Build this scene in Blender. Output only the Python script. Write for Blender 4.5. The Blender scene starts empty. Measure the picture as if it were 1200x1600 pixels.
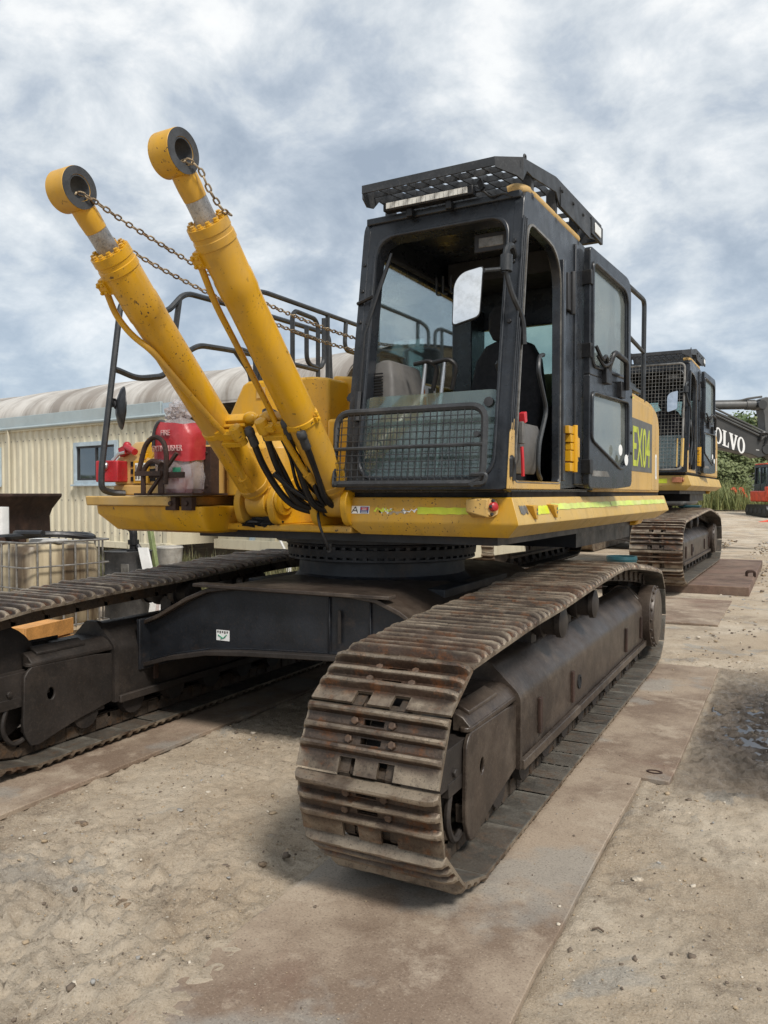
import bpy, bmesh, math, random
import numpy as np
from mathutils import Vector, Matrix, noise as mnoise
random.seed(7); RNG = np.random.default_rng(7)
SC = bpy.context.scene; COL = SC.collection
V = Vector; PI = math.pi

# ------------------------------------------------------------------ camera, sky, sun, exposure
cam = bpy.data.objects.new('camera', bpy.data.cameras.new('camera')); COL.objects.link(cam)
cam.location = (0, 0, 1.6)
cam.rotation_euler = (math.radians(90 - 1.344), 0, math.radians(27.45))
cam.data.sensor_fit = 'VERTICAL'; cam.data.sensor_height = 24; cam.data.lens = 18.54
cam.data.clip_start = .05; cam.data.clip_end = 2000
SC.camera = cam
SUN_EL, SUN_AZ = 50, 124          # azimuth clockwise from +Y
w = bpy.data.worlds.new('World'); SC.world = w; w.use_nodes = True
wt = w.node_tree; wt.nodes.clear()
def WN(t, **k):
    n = wt.nodes.new(t)
    for a, b in k.items():
        if a.startswith('i_'): n.inputs[a[2:].replace('_', ' ')].default_value = b
        else: setattr(n, a, b)
    return n
WL = wt.links.new
sky = WN('ShaderNodeTexSky', sky_type='NISHITA', sun_disc=False, sun_elevation=math.radians(SUN_EL), sun_rotation=math.radians(SUN_AZ), air_density=1.2, dust_density=2.0)
tc = WN('ShaderNodeTexCoord'); sep = WN('ShaderNodeSeparateXYZ'); WL(tc.outputs['Generated'], sep.inputs[0])
zc = WN('ShaderNodeMath', operation='MAXIMUM'); WL(sep.outputs['Z'], zc.inputs[0]); zc.inputs[1].default_value = 0
za = WN('ShaderNodeMath', operation='ADD'); WL(zc.outputs[0], za.inputs[0]); za.inputs[1].default_value = .62
dv = WN('ShaderNodeVectorMath', operation='DIVIDE'); cmb = WN('ShaderNodeCombineXYZ')
for i in range(3): WL(za.outputs[0], cmb.inputs[i])
WL(tc.outputs['Generated'], dv.inputs[0]); WL(cmb.outputs[0], dv.inputs[1])
mp = WN('ShaderNodeMapping'); mp.inputs['Location'].default_value = (3.1, 1.7, .4); mp.inputs['Scale'].default_value = (1, 1, 1.25); WL(dv.outputs[0], mp.inputs[0])
n1 = WN('ShaderNodeTexNoise', i_Scale=7.5, i_Detail=13.0, i_Roughness=.60, i_Distortion=.18); WL(mp.outputs[0], n1.inputs['Vector'])
n2 = WN('ShaderNodeTexNoise', i_Scale=3.3, i_Detail=3.0, i_Roughness=.5); WL(mp.outputs[0], n2.inputs['Vector'])
mx = WN('ShaderNodeMix', data_type='FLOAT'); mx.inputs[0].default_value = .42; WL(n1.outputs[0], mx.inputs[2]); WL(n2.outputs[0], mx.inputs[3])
cr = WN('ShaderNodeValToRGB'); e = cr.color_ramp.elements
e[0].position = .36; e[0].color = (.345, .41, .495, 1); e[1].position = .67; e[1].color = (1.02, 1.03, 1.01, 1)
for p, c in ((.43, (.44, .505, .585, 1)), (.475, (.535, .595, .665, 1)), (.51, (.64, .69, .735, 1)), (.555, (.76, .80, .83, 1)), (.605, (.93, .945, .945, 1))):
    x = e.new(p); x.color = c
WL(mx.outputs[0], cr.inputs[0])
sc10 = WN('ShaderNodeVectorMath', operation='SCALE'); sc10.inputs['Scale'].default_value = 4.5; WL(cr.outputs[0], sc10.inputs[0])
# low haze band near the horizon: clouds merge to an even blue grey
hz = WN('ShaderNodeMapRange'); hz.inputs[1].default_value = .0; hz.inputs[2].default_value = .30; hz.inputs[3].default_value = .55; hz.inputs[4].default_value = 0; WL(zc.outputs[0], hz.inputs[0])
hm = WN('ShaderNodeMix', data_type='RGBA'); WL(hz.outputs[0], hm.inputs[0]); WL(sc10.outputs[0], hm.inputs[6]); hm.inputs[7].default_value = (1.75, 2.35, 3.1, 1)
sm = WN('ShaderNodeMix', data_type='RGBA'); sm.inputs[0].default_value = .06; WL(hm.outputs[2], sm.inputs[6]); WL(sky.outputs[0], sm.inputs[7])
bg = WN('ShaderNodeBackground'); bg.inputs['Strength'].default_value = .1; WL(sm.outputs[2], bg.inputs['Color'])
wo = WN('ShaderNodeOutputWorld'); WL(bg.outputs[0], wo.inputs[0])
sun = bpy.data.objects.new('sun', bpy.data.lights.new('sun', 'SUN')); COL.objects.link(sun)
sun.data.energy = 1.5; sun.data.angle = math.radians(12); sun.data.color = (1, .95, .88)
sd = V((math.sin(math.radians(SUN_AZ)) * math.cos(math.radians(SUN_EL)), math.cos(math.radians(SUN_AZ)) * math.cos(math.radians(SUN_EL)), math.sin(math.radians(SUN_EL))))
sun.rotation_euler = sd.to_track_quat('Z', 'Y').to_euler(); sun.location = sd * 60
SC.view_settings.view_transform = 'Standard'; SC.view_settings.look = 'None'; SC.view_settings.gamma = 1
SC.view_settings.use_curve_mapping = False; SC.view_settings.exposure = 1.22
SC.render.engine = 'CYCLES'; SC.cycles.use_denoising = True; SC.cycles.max_bounces = 8; SC.cycles.transparent_max_bounces = 24

# ------------------------------------------------------------------ materials
def srgb(r, g, b):
    return tuple(((c / 255) / 12.92 if c / 255 < .04045 else ((c / 255 + .055) / 1.055) ** 2.4) for c in (r, g, b))
class NT:
    def __init__(s, name):
        s.m = bpy.data.materials.new(name); s.m.use_nodes = True; s.t = s.m.node_tree; s.t.nodes.clear()
        s.out = s.n('ShaderNodeOutputMaterial'); s.b = s.n('ShaderNodeBsdfPrincipled'); s.l(s.b.outputs[0], s.out.inputs[0])
        tcn = s.n('ShaderNodeTexCoord'); oi = s.n('ShaderNodeObjectInfo'); ml = s.n('ShaderNodeMath', operation='MULTIPLY'); ml.inputs[1].default_value = 37.
        s.l(oi.outputs['Random'], ml.inputs[0]); va = s.n('ShaderNodeVectorMath', operation='ADD'); s.l(tcn.outputs['Object'], va.inputs[0]); s.l(ml.outputs[0], va.inputs[1])
        s.co = va.outputs[0]; s.rand = oi.outputs['Random']; s.obco = tcn.outputs['Object']
    def n(s, t, **k):
        n = s.t.nodes.new(t)
        for a, b in k.items(): setattr(n, a, b)
        return n
    def l(s, a, b): s.t.links.new(a, b)
    def noise(s, scale, det=5, rough=.6, dist=0, vec=(1, 1, 1)):
        n = s.n('ShaderNodeTexNoise'); n.inputs['Scale'].default_value = scale; n.inputs['Detail'].default_value = det
        n.inputs['Roughness'].default_value = rough; n.inputs['Distortion'].default_value = dist
        if vec != (1, 1, 1):
            m = s.n('ShaderNodeMapping'); m.inputs['Scale'].default_value = vec; s.l(s.co, m.inputs[0]); s.l(m.outputs[0], n.inputs['Vector'])
        else: s.l(s.co, n.inputs['Vector'])
        return n.outputs[0]
    def ramp(s, v, lo, hi, a=0., b=1.):
        r = s.n('ShaderNodeMapRange'); r.inputs[1].default_value = lo; r.inputs[2].default_value = hi; r.inputs[3].default_value = a; r.inputs[4].default_value = b
        s.l(v, r.inputs[0]); return r.outputs[0]
    def mul(s, a, b, op='MULTIPLY'):
        m = s.n('ShaderNodeMath', operation=op)
        for i, q in enumerate((a, b)):
            if isinstance(q, (int, float)): m.inputs[i].default_value = q
            else: s.l(q, m.inputs[i])
        return m.outputs[0]
    def mix(s, f, a, b):
        m = s.n('ShaderNodeMix', data_type='RGBA')
        for i, q in ((0, f), (6, a), (7, b)):
            if isinstance(q, (int, float)): m.inputs[i].default_value = q
            elif isinstance(q, tuple): m.inputs[i].default_value = (*q[:3], 1)
            else: s.l(q, m.inputs[i])
        return m.outputs[2]
    def bump(s, h, st=.3, d=.01):
        b = s.n('ShaderNodeBump'); b.inputs['Strength'].default_value = st; b.inputs['Distance'].default_value = d; s.l(h, b.inputs['Height'])
        s.l(b.outputs[0], s.b.inputs['Normal']); return b
    def point(s):
        return s.n('ShaderNodeNewGeometry').outputs['Pointiness']
    def set(s, col=None, rough=None, metal=None, spec=None):
        for nm, q in (('Base Color', col), ('Roughness', rough), ('Metallic', metal), ('Specular IOR Level', spec)):
            if q is None: continue
            i = s.b.inputs[nm]
            if isinstance(q, (int, float)): i.default_value = q
            elif isinstance(q, tuple): i.default_value = (*q[:3], 1)
            else: s.l(q, i)
        return s.m

def plain(name, col, rough=.6, metal=0., var=.25, sc=6., bump=0., bsc=40., dust=None, dthr=(.5, .68), spec=.5):
    t = NT(name); v = t.noise(sc, 6, .65)
    c = t.mix(t.ramp(v, .38, .62), tuple(x * (1 - var) for x in col), tuple(min(1, x * (1 + var)) for x in col))
    if dust: c = t.mix(t.mul(t.ramp(t.noise(sc * .6, 7, .7), *dthr), .8), c, dust)
    if var > .15: c = t.mix(t.ramp(t.noise(85, 5, .75), .36, .5, .45, 0), c, tuple(x * .45 for x in col)); c = t.mix(t.ramp(t.noise(50, 6, .75), .54, .66, 0, .4), c, dust or tuple(min(1, x * 1.7) for x in col))
    r = t.ramp(t.noise(sc * 2.3, 4), .3, .7, max(0, rough - .1), min(1, rough + .1))
    if bump: t.bump(t.noise(bsc, 5, .6), bump, .005)
    return t.set(c, r, metal, spec)

def paint(name, col, dirt=(.30, .23, .14), chip=.685, dirtamt=.35, rough=.38, chipcol=(.045, .028, .02)):
    t = NT(name)
    big = t.noise(1.6, 5, .6); c = t.mix(t.ramp(big, .3, .7), tuple(x * .9 for x in col), tuple(min(1, x * 1.06) for x in col))
    d = t.mul(t.ramp(t.noise(2.2, 8, .7, .3, (1, 1, .35)), .45, .68), dirtamt); c = t.mix(d, c, dirt)
    streak = t.mul(t.ramp(t.noise(9, 4, .6, 0, (1, 1, .06)), .54, .7), dirtamt * .6); c = t.mix(streak, c, (.16, .10, .05))
    ch = t.ramp(t.noise(20, 7, .62), chip, chip + .015); msk = t.ramp(t.noise(1.9, 3), .46, .58); ch = t.mul(ch, msk)
    sp = t.mul(t.ramp(t.noise(75, 2, .5), .665, .68), t.ramp(t.noise(2.6, 3), .50, .62)); ch = t.mul(ch, sp, 'MAXIMUM')
    c = t.mix(ch, c, chipcol)
    r = t.ramp(t.noise(7, 5), .3, .7, rough - .08, rough + .14); r = t.mul(r, t.mul(d, .4), 'ADD')
    hn = t.mul(t.mul(ch, -1.), t.mul(t.noise(30, 3), .12), 'ADD'); t.bump(hn, .12, .003)
    return t.set(c, r, 0., .5)

def steel_worn(name, base, rust, shine, lo=.515, hi=.56, metal=.55, rough=.45):
    t = NT(name)
    c = t.mix(t.ramp(t.noise(7, 7, .7), .40, .60), tuple(x * .8 for x in base), tuple(x * 1.5 for x in base))
    vm = t.n('ShaderNodeVectorMath', operation='SCALE'); t.l(c, vm.inputs[0]); t.l(t.ramp(t.rand, 0, 1, .68, 1.4), vm.inputs['Scale']); c = vm.outputs[0]; c = t.mix(t.mul(t.ramp(t.mul(t.mul(t.rand, 7.3), 1., 'MODULO'), .3, 1, 0, .45), t.ramp(t.noise(4, 4), .4, .6)), c, tuple(x * .7 for x in rust))
    c = t.mix(t.mul(t.ramp(t.noise(11, 8, .72), .52, .62), .85), c, rust)
    c = t.mix(t.mul(t.ramp(t.noise(40, 4, .6, 0, (.15, 1, 1)), .6, .75), .35), c, tuple(x * .5 for x in base))
    wear = t.mul(t.ramp(t.point(), lo, hi), t.ramp(t.noise(5, 5, .6), .35, .6)); c = t.mix(wear, c, shine)
    r = t.ramp(t.noise(15, 5), .3, .7, rough - .08, rough + .2)
    fn_ = t.noise(95, 6, .78); c = t.mix(t.ramp(fn_, .36, .48, .6, 0), c, tuple(x * .35 for x in base)); c = t.mix(t.ramp(fn_, .55, .66, 0, .4), c, tuple(min(1, x * 2.6) for x in base)); t.bump(fn_, .6, .005)
    return t.set(c, r, metal, .5)

M = {}
M['yellow'] = paint('yellow_paint', (.64, .335, .010), dirtamt=.40, rough=.30, chip=.64)
M['yellow_faded_lit'] = paint('faded_lit_yellow_paint', (.56, .35, .10), (.42, .34, .24), .70, .45, .5)  # dusty fading plus light reflected off the side panels, painted into the yellow
M['yellow_deck'] = paint('yellow_deck_paint', (.66, .35, .011), dirtamt=.42, chip=.635)
M['yellow_side_lit'] = paint('faded_sunlit_yellow', (.58, .38, .105), (.45, .36, .22), .66, .45, .45)  # paler deck yellow: the sunlit look of the cab side is in the colour
M['black'] = plain('black_cab_paint', (.019, .022, .027), .30, 0, .3, 5, .05, 60, (.05, .05, .05), (.53, .75))
M['guard'] = plain('grey_guard_paint', (.028, .030, .033), .55, 0, .3, 5, .1, 80, (.10, .10, .10), (.5, .8))
M['rail'] = plain('grey_rail_paint', (.022, .025, .028), .45, 0, .25, 8, .1, 80, (.09, .085, .08), (.55, .8))
M['rubber'] = plain('rubber', (.009, .009, .010), .45, 0, .3, 10, .15, 90, (.05, .046, .04), (.55, .85))
M['void'] = plain('dark_interior', (.008, .008, .009), .8, 0, .2)
M['carbody'] = plain('carbody_paint', (.012, .014, .018), .5, 0, .4, 3.5, .25, 50, (.048, .032, .023), (.54, .66))
M['shoe'] = steel_worn('track_shoe_steel', (.058, .041, .030), (.15, .058, .020), (.30, .245, .18), .512, .556, .45, .38)
M['shoe_under'] = steel_worn('track_shoe_underside', (.066, .059, .048), (.10, .068, .045), (.2, .19, .16), .54, .6, .1, .6)
M['bolt'] = plain('rusty_bolt', (.10, .066, .046), .6, .3, .3, 30, .2, 90, (.15, .08, .04), (.5, .65))
M['shoe_dust'] = steel_worn('track_chain_steel', (.048, .036, .026), (.10, .055, .026), (.22, .17, .12), .8, .95, .2, .6)
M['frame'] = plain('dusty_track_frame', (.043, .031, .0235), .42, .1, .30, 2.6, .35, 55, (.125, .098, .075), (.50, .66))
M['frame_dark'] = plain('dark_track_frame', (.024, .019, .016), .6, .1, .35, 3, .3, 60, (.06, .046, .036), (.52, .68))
M['rod'] = steel_worn('rod_steel', (.22, .22, .22), (.26, .2, .14), (.5, .5, .5), .52, .58, .8, .38)
M['greyeye'] = plain('primer_grey', (.055, .057, .060), .6, .2, .25, 9, .1, 60)
M['chain'] = steel_worn('chain_steel', (.16, .11, .065), (.20, .10, .04), (.45, .36, .24), .52, .58, .6, .45)
M['seat'] = plain('seat_fabric', (.017, .017, .020), .9, 0, .2, 20)
M['console'] = plain('grey_plastic', (.105, .10, .094), .6, 0, .15, 8, .1, 100, (.15, .14, .125), (.52, .7))
M['trim'] = plain('dark_plastic', (.03, .03, .032), .55, 0, .2, 8)
M['silver'] = plain('bare_metal', (.5, .5, .5), .3, .9, .1)
M['red'] = plain('red_paint', (.42, .018, .025), .4, 0, .2, 6, .03, 60, (.3, .1, .08), (.6, .9))
M['redflat'] = plain('red_print', (.50, .022, .03), .45, 0, .1)
M['white'] = plain('white_paint', (.74, .74, .72), .5, 0, .08, 6, 0, 40, (.5, .46, .4), (.55, .8))
M['label_white'] = plain('white_print', (.8, .8, .78), .5, 0, .05)
M['led'] = plain('lamp_lens', (.78, .78, .74), .25, 0, .06)
M['faded_print'] = plain('faded_print', (.60, .36, .35), .5, 0, .1)
M['hiviz'] = plain('fluorescent_tape', (.60, .66, .03), .4, 0, .12, 9, 0, 40, (.5, .45, .2), (.56, .75))
M['hiviz_faded'] = plain('faded_tape', (.55, .66, .12), .45, 0, .15, 5, 0, 40, (.62, .56, .28), (.45, .75))
M['letter'] = plain('yellow_green_letter', (.45, .50, .035), .5, 0, .12, 8)
M['decal'] = plain('dark_grey_decal', (.10, .098, .09), .55, 0, .12, 5)
M['blue'] = plain('blue_print', (.03, .06, .22), .5)
M['orange'] = plain('orange_paint', (.75, .20, .02), .5, 0, .15, 5)
M['orange_red'] = plain('orange_red_paint', (.62, .065, .02), .5, 0, .2, 4, 0, 40, (.4, .14, .08), (.55, .8))
M['grey_boom'] = plain('charcoal_boom_paint', (.034, .035, .035), .45, 0, .15, 1.2, .05, 40, (.07, .066, .06), (.5, .8))
M['grey_light'] = plain('grey_machine_paint', (.085, .087, .085), .5, 0, .2, 2, .05, 40, (.13, .12, .11), (.5, .8))
M['bolt_lamp'] = plain('faded_orange_lamp', (.40, .16, .08), .5, 0, .2, 12)
M['pail_grey'] = plain('grimy_pail', (.42, .40, .36), .6, 0, .2, 8, 0, 40, (.25, .21, .16), (.5, .65))
M['teal'] = plain('teal_plastic', (.010, .065, .080), .5, 0, .2, 4)
M['wood'] = plain('weathered_wood', (.36, .29, .20), .8, 0, .25, 6, .3, 60)
M['orange_wood'] = plain('varnished_crate', (.52, .25, .07), .6, 0, .2, 5, .2, 50)
M['mat_timber'] = plain('rusty_mat', (.15, .095, .07), .8, .1, .35, 3, .4, 30, (.24, .18, .13), (.45, .75))
M['rust'] = plain('deep_rust', (.045, .024, .017), .75, .2, .4, 4, .3, 40, (.13, .07, .04), (.55, .8))
M['galv'] = plain('galvanised_wire', (.26, .25, .23), .5, .5, .3, 8, .1, 60, (.10, .08, .06), (.45, .7))
M['drum'] = plain('black_drum', (.035, .034, .033), .55, 0, .3, 5, .1, 40, (.12, .11, .1), (.5, .8))
M['cream'] = paint('cream_cladding', (.61, .56, .42), dirt=(.42, .35, .24), chip=.70, dirtamt=.26, rough=.5, chipcol=(.20, .10, .045))
M['fascia'] = plain('blue_grey_fascia', (.36, .42, .43), .5, 0, .08, 1.5, 0, 40, (.42, .45, .44), (.5, .8))
M['winframe'] = plain('pale_blue_frame', (.40, .48, .53), .45, 0, .1)
M['green_bin'] = plain('green_print', (.05, .28, .16), .5)
M['olive'] = plain('olive_paint', (.20, .24, .10), .6, 0, .2)
M['stone'] = plain('pale_stone', (.42, .36, .28), .9, 0, .25, 30, .4, 80)
M['clod'] = plain('dirt_clod', (.20, .145, .095), .95, 0, .3, 30, .6, 60)
M['bark'] = plain('bark', (.09, .065, .045), .9, 0, .3, 8, .5, 30)

def glass(name, tint, gloss=.1, rough=.03, fac=.16, dirt=.0, dcol=(.40, .43, .41)):
    t = NT(name); t.t.nodes.remove(t.b)
    tr = t.n('ShaderNodeBsdfTransparent'); tr.inputs[0].default_value = (*tint, 1)
    gl = t.n('ShaderNodeBsdfGlossy'); gl.inputs['Roughness'].default_value = rough; gl.inputs[0].default_value = (.9, .95, .95, 1)
    fr = t.n('ShaderNodeLayerWeight'); fr.inputs[0].default_value = .25
    f = t.ramp(t.mul(fr.outputs['Fresnel'], 2., 'POWER'), 0, 1, fac, .7); m = t.n('ShaderNodeMixShader'); t.l(f, m.inputs[0]); t.l(tr.outputs[0], m.inputs[1]); t.l(gl.outputs[0], m.inputs[2])
    df = t.n('ShaderNodeBsdfDiffuse'); df.inputs[0].default_value = (*dcol, 1); m2 = t.n('ShaderNodeMixShader')
    dd = t.mul(t.ramp(t.noise(3, 7, .7), .3, .8, .35, 1.), dirt); t.l(dd, m2.inputs[0]); t.l(m.outputs[0], m2.inputs[1]); t.l(df.outputs[0], m2.inputs[2])
    t.l(m2.outputs[0], t.out.inputs[0]); return t.m
M['glass'] = glass('cab_glass', (.97, 1.0, .99), fac=.02, dirt=.008)
M['glass_front'] = glass('dusty_windscreen', (.62, .75, .73), fac=.08, dirt=.24, dcol=(.36, .43, .42))
M['glass_door'] = glass('dusty_door_glass', (.48, .52, .48), fac=.30, dirt=.42, rough=.08)
M['glass_dark'] = glass('dark_window', (.25, .30, .33), fac=.25, dirt=.12)
M['bag'] = glass('clear_plastic_bag', (.93, .90, .90), fac=.12, rough=.2, dirt=.50, dcol=(.72, .66, .66))
t = NT('mirror_glass'); M['mirror'] = t.set(t.mix(t.ramp(t.noise(14, 6, .7), .45, .7), (.74, .76, .78), (.55, .56, .56)), t.ramp(t.noise(20, 5), .4, .7, .02, .12), 1.)

# ground: sandy dirt, grey dried smears, wet mud from a vertex mask
def ground_mat():
    t = NT('dirt'); t.co = t.obco
    c = t.mix(t.ramp(t.noise(.9, 6, .6), .40, .60), (.415, .33, .235), (.53, .45, .345))
    c = t.mix(t.mul(t.ramp(t.noise(2.6, 8, .72), .52, .66), .5), c, (.235, .175, .118))
    c = t.mix(t.mul(t.ramp(t.noise(1.5, 6, .6, .6), .59, .625), .6), c, (.29, .285, .262))
    c = t.mix(t.mul(t.ramp(t.noise(.42, 9, .72, .4), .51, .61), .45), c, (.20, .15, .105)); c = t.mix(t.mul(t.ramp(t.noise(1.2, 9, .75), .535, .60), .5), c, (.17, .128, .09))
    gr = t.noise(130, 4, .8); c = t.mix(t.ramp(gr, .34, .43, .6, 0), c, (.13, .098, .068)); c = t.mix(t.ramp(gr, .54, .64, 0, .65), c, (.58, .50, .40))
    g2 = t.noise(34, 6, .75); c = t.mix(t.ramp(g2, .57, .64, 0, .5), c, (.17, .13, .09))
    at = t.n('ShaderNodeAttribute', attribute_name='wet'); wet = t.mul(at.outputs['Fac'], t.ramp(t.noise(3, 7, .7), .22, .36))
    c = t.mix(wet, c, t.mix(t.ramp(t.noise(6, 6, .7), .42, .6), (.022, .017, .014), (.085, .068, .055)))
    pud = t.mul(at.outputs['Fac'], t.ramp(t.noise(2.2, 5, .6, .4), .48, .54)); r = t.mix(wet, (.92,) * 3, (.5,) * 3); r = t.mix(pud, r, (.10,) * 3)
    h = t.mul(t.mul(t.noise(60, 6, .75), .6), t.mul(gr, .25), 'ADD'); h = t.mul(h, t.mul(t.noise(22, 7, .75), .7), 'ADD')
    b = t.bump(h, .9, .022)
    return t.set(c, r, 0., .35)
M['dirt'] = ground_mat()
def plate_mat():
    t = NT('rusty_road_plate')
    c = t.mix(t.ramp(t.noise(1.3, 7, .65), .42, .58), (.195, .14, .10), (.34, .268, .198))
    c = t.mix(t.mul(t.ramp(t.noise(.85, 5, .6, .5), .545, .64), .5), c, (.185, .105, .076))
    c = t.mix(t.mul(t.ramp(t.noise(2.3, 8, .7), .54, .63), .6), c, (.43, .355, .27))
    c = t.mix(t.mul(t.ramp(t.noise(1.1, 5, .6), .56, .62), .55), c, (.28, .272, .245))
    g = t.noise(110, 5, .78); c = t.mix(t.ramp(g, .36, .46, .65, 0), c, (.09, .066, .05)); c = t.mix(t.ramp(g, .57, .68, 0, .5), c, (.52, .44, .34))
    t.bump(t.mul(t.mul(g, .4), t.noise(25, 6, .7), 'ADD'), .4, .006)
    return t.set(c, t.ramp(t.noise(6, 5), .3, .7, .62, .9), .05, .35)
M['plate'] = plate_mat()
def leaf_mat(name, a, b, sc):
    t = NT(name); t.co = t.obco
    c = t.mix(t.ramp(t.noise(sc, 4, .7), .3, .7), a, b); m = t.set(c, .6, 0., .3)
    t.b.inputs['Transmission Weight'].default_value = 0; return m
M['leaf'] = leaf_mat('leaf_green', (.05, .08, .03), (.15, .20, .075), .8)
M['leaf2'] = leaf_mat('leaf_olive', (.08, .105, .04), (.21, .235, .10), .8)
M['grass'] = leaf_mat('grass_green', (.12, .155, .05), (.27, .27, .11), .6)
M['grass_dry'] = leaf_mat('weed_green', (.07, .085, .035), (.22, .19, .09), 1.2)
def roof_mat():
    t = NT('weathered_arched_roof')
    m = t.n('ShaderNodeMapping'); m.inputs['Scale'].default_value = (1, .1, .1); t.l(t.obco, m.inputs[0])
    n = t.n('ShaderNodeTexNoise'); n.inputs['Scale'].default_value = 1.6; n.inputs['Detail'].default_value = 7; n.inputs['Roughness'].default_value = .7; t.l(m.outputs[0], n.inputs['Vector'])
    c = t.mix(t.ramp(n.outputs[0], .42, .58), (.25, .22, .19), (.53, .50, .455)); c = t.mix(t.mul(t.ramp(t.noise(1.2, 7, .7), .45, .7), .5), c, (.23, .19, .15))
    return t.set(c, .7, 0.)
M['roof'] = roof_mat()
def ibc_mat():
    t = NT('stained_tank_plastic')
    m = t.n('ShaderNodeMapping'); m.inputs['Scale'].default_value = (1, 1, .15); t.l(t.obco, m.inputs[0])
    n = t.n('ShaderNodeTexNoise'); n.inputs['Scale'].default_value = 5; n.inputs['Detail'].default_value = 6; t.l(m.outputs[0], n.inputs['Vector'])
    c = t.mix(t.ramp(n.outputs[0], .40, .62), (.10, .07, .042), (.50, .42, .28)); return t.set(c, .45, 0.)
M['tank'] = ibc_mat()
def bagred():
    t = NT('red_cover_print'); c = t.mix(t.ramp(t.noise(9, 4), .35, .7), (.36, .020, .027), (.46, .05, .055)); t.bump(t.noise(16, 4, .6, .8), .4, .012); return t.set(c, .35, 0.)
M['bagred'] = bagred()

# ------------------------------------------------------------------ mesh helpers
def cat(pts, n=6, closed=False):
    P = [V(p) for p in pts]; L = len(P); out = []
    for i in range(L if closed else L - 1):
        a, b, c, d = (P[(i - 1) % L] if closed or i else P[0] * 2 - P[1]), P[i], P[(i + 1) % L], (P[(i + 2) % L] if closed or i + 2 < L else P[-1] * 2 - P[-2])
        for k in range(n):
            u = k / n; out.append(.5 * ((2 * b) + (c - a) * u + (2 * a - 5 * b + 4 * c - d) * u * u + (3 * b - a - 3 * c + d) * u ** 3))
    if not closed: out.append(P[-1])
    return out
def fil(pts, r=.08, n=4):
    P = [V(p) for p in pts]; out = [P[0]]
    for i in range(1, len(P) - 1):
        a, b, c = P[i - 1], P[i], P[i + 1]; d1, d2 = (a - b), (c - b); q = min(r, d1.length * .45, d2.length * .45)
        s, e2 = b + d1.normalized() * q, b + d2.normalized() * q
        for k in range(n + 1):
            u = k / n; out.append(s.lerp(b, u).lerp(b.lerp(e2, u), u))
    return out + [P[-1]]
def rpoly(pts, r=.05, n=4):
    P = [V((p[0], p[1])) for p in pts]; out = []; L = len(P)
    for i in range(L):
        a, b, c = P[i - 1], P[i], P[(i + 1) % L]; rr = r[i] if isinstance(r, (list, tuple)) else r
        d1, d2 = a - b, c - b; q = min(rr, d1.length * .48, d2.length * .48); s, e2 = b + d1.normalized() * q, b + d2.normalized() * q
        for k in range(n + 1):
            u = k / n; out.append(s.lerp(b, u).lerp(b.lerp(e2, u), u))
    return out
def rect(x0, x1, y0, y1): return [(x0, y0), (x1, y0), (x1, y1), (x0, y1)]

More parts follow.
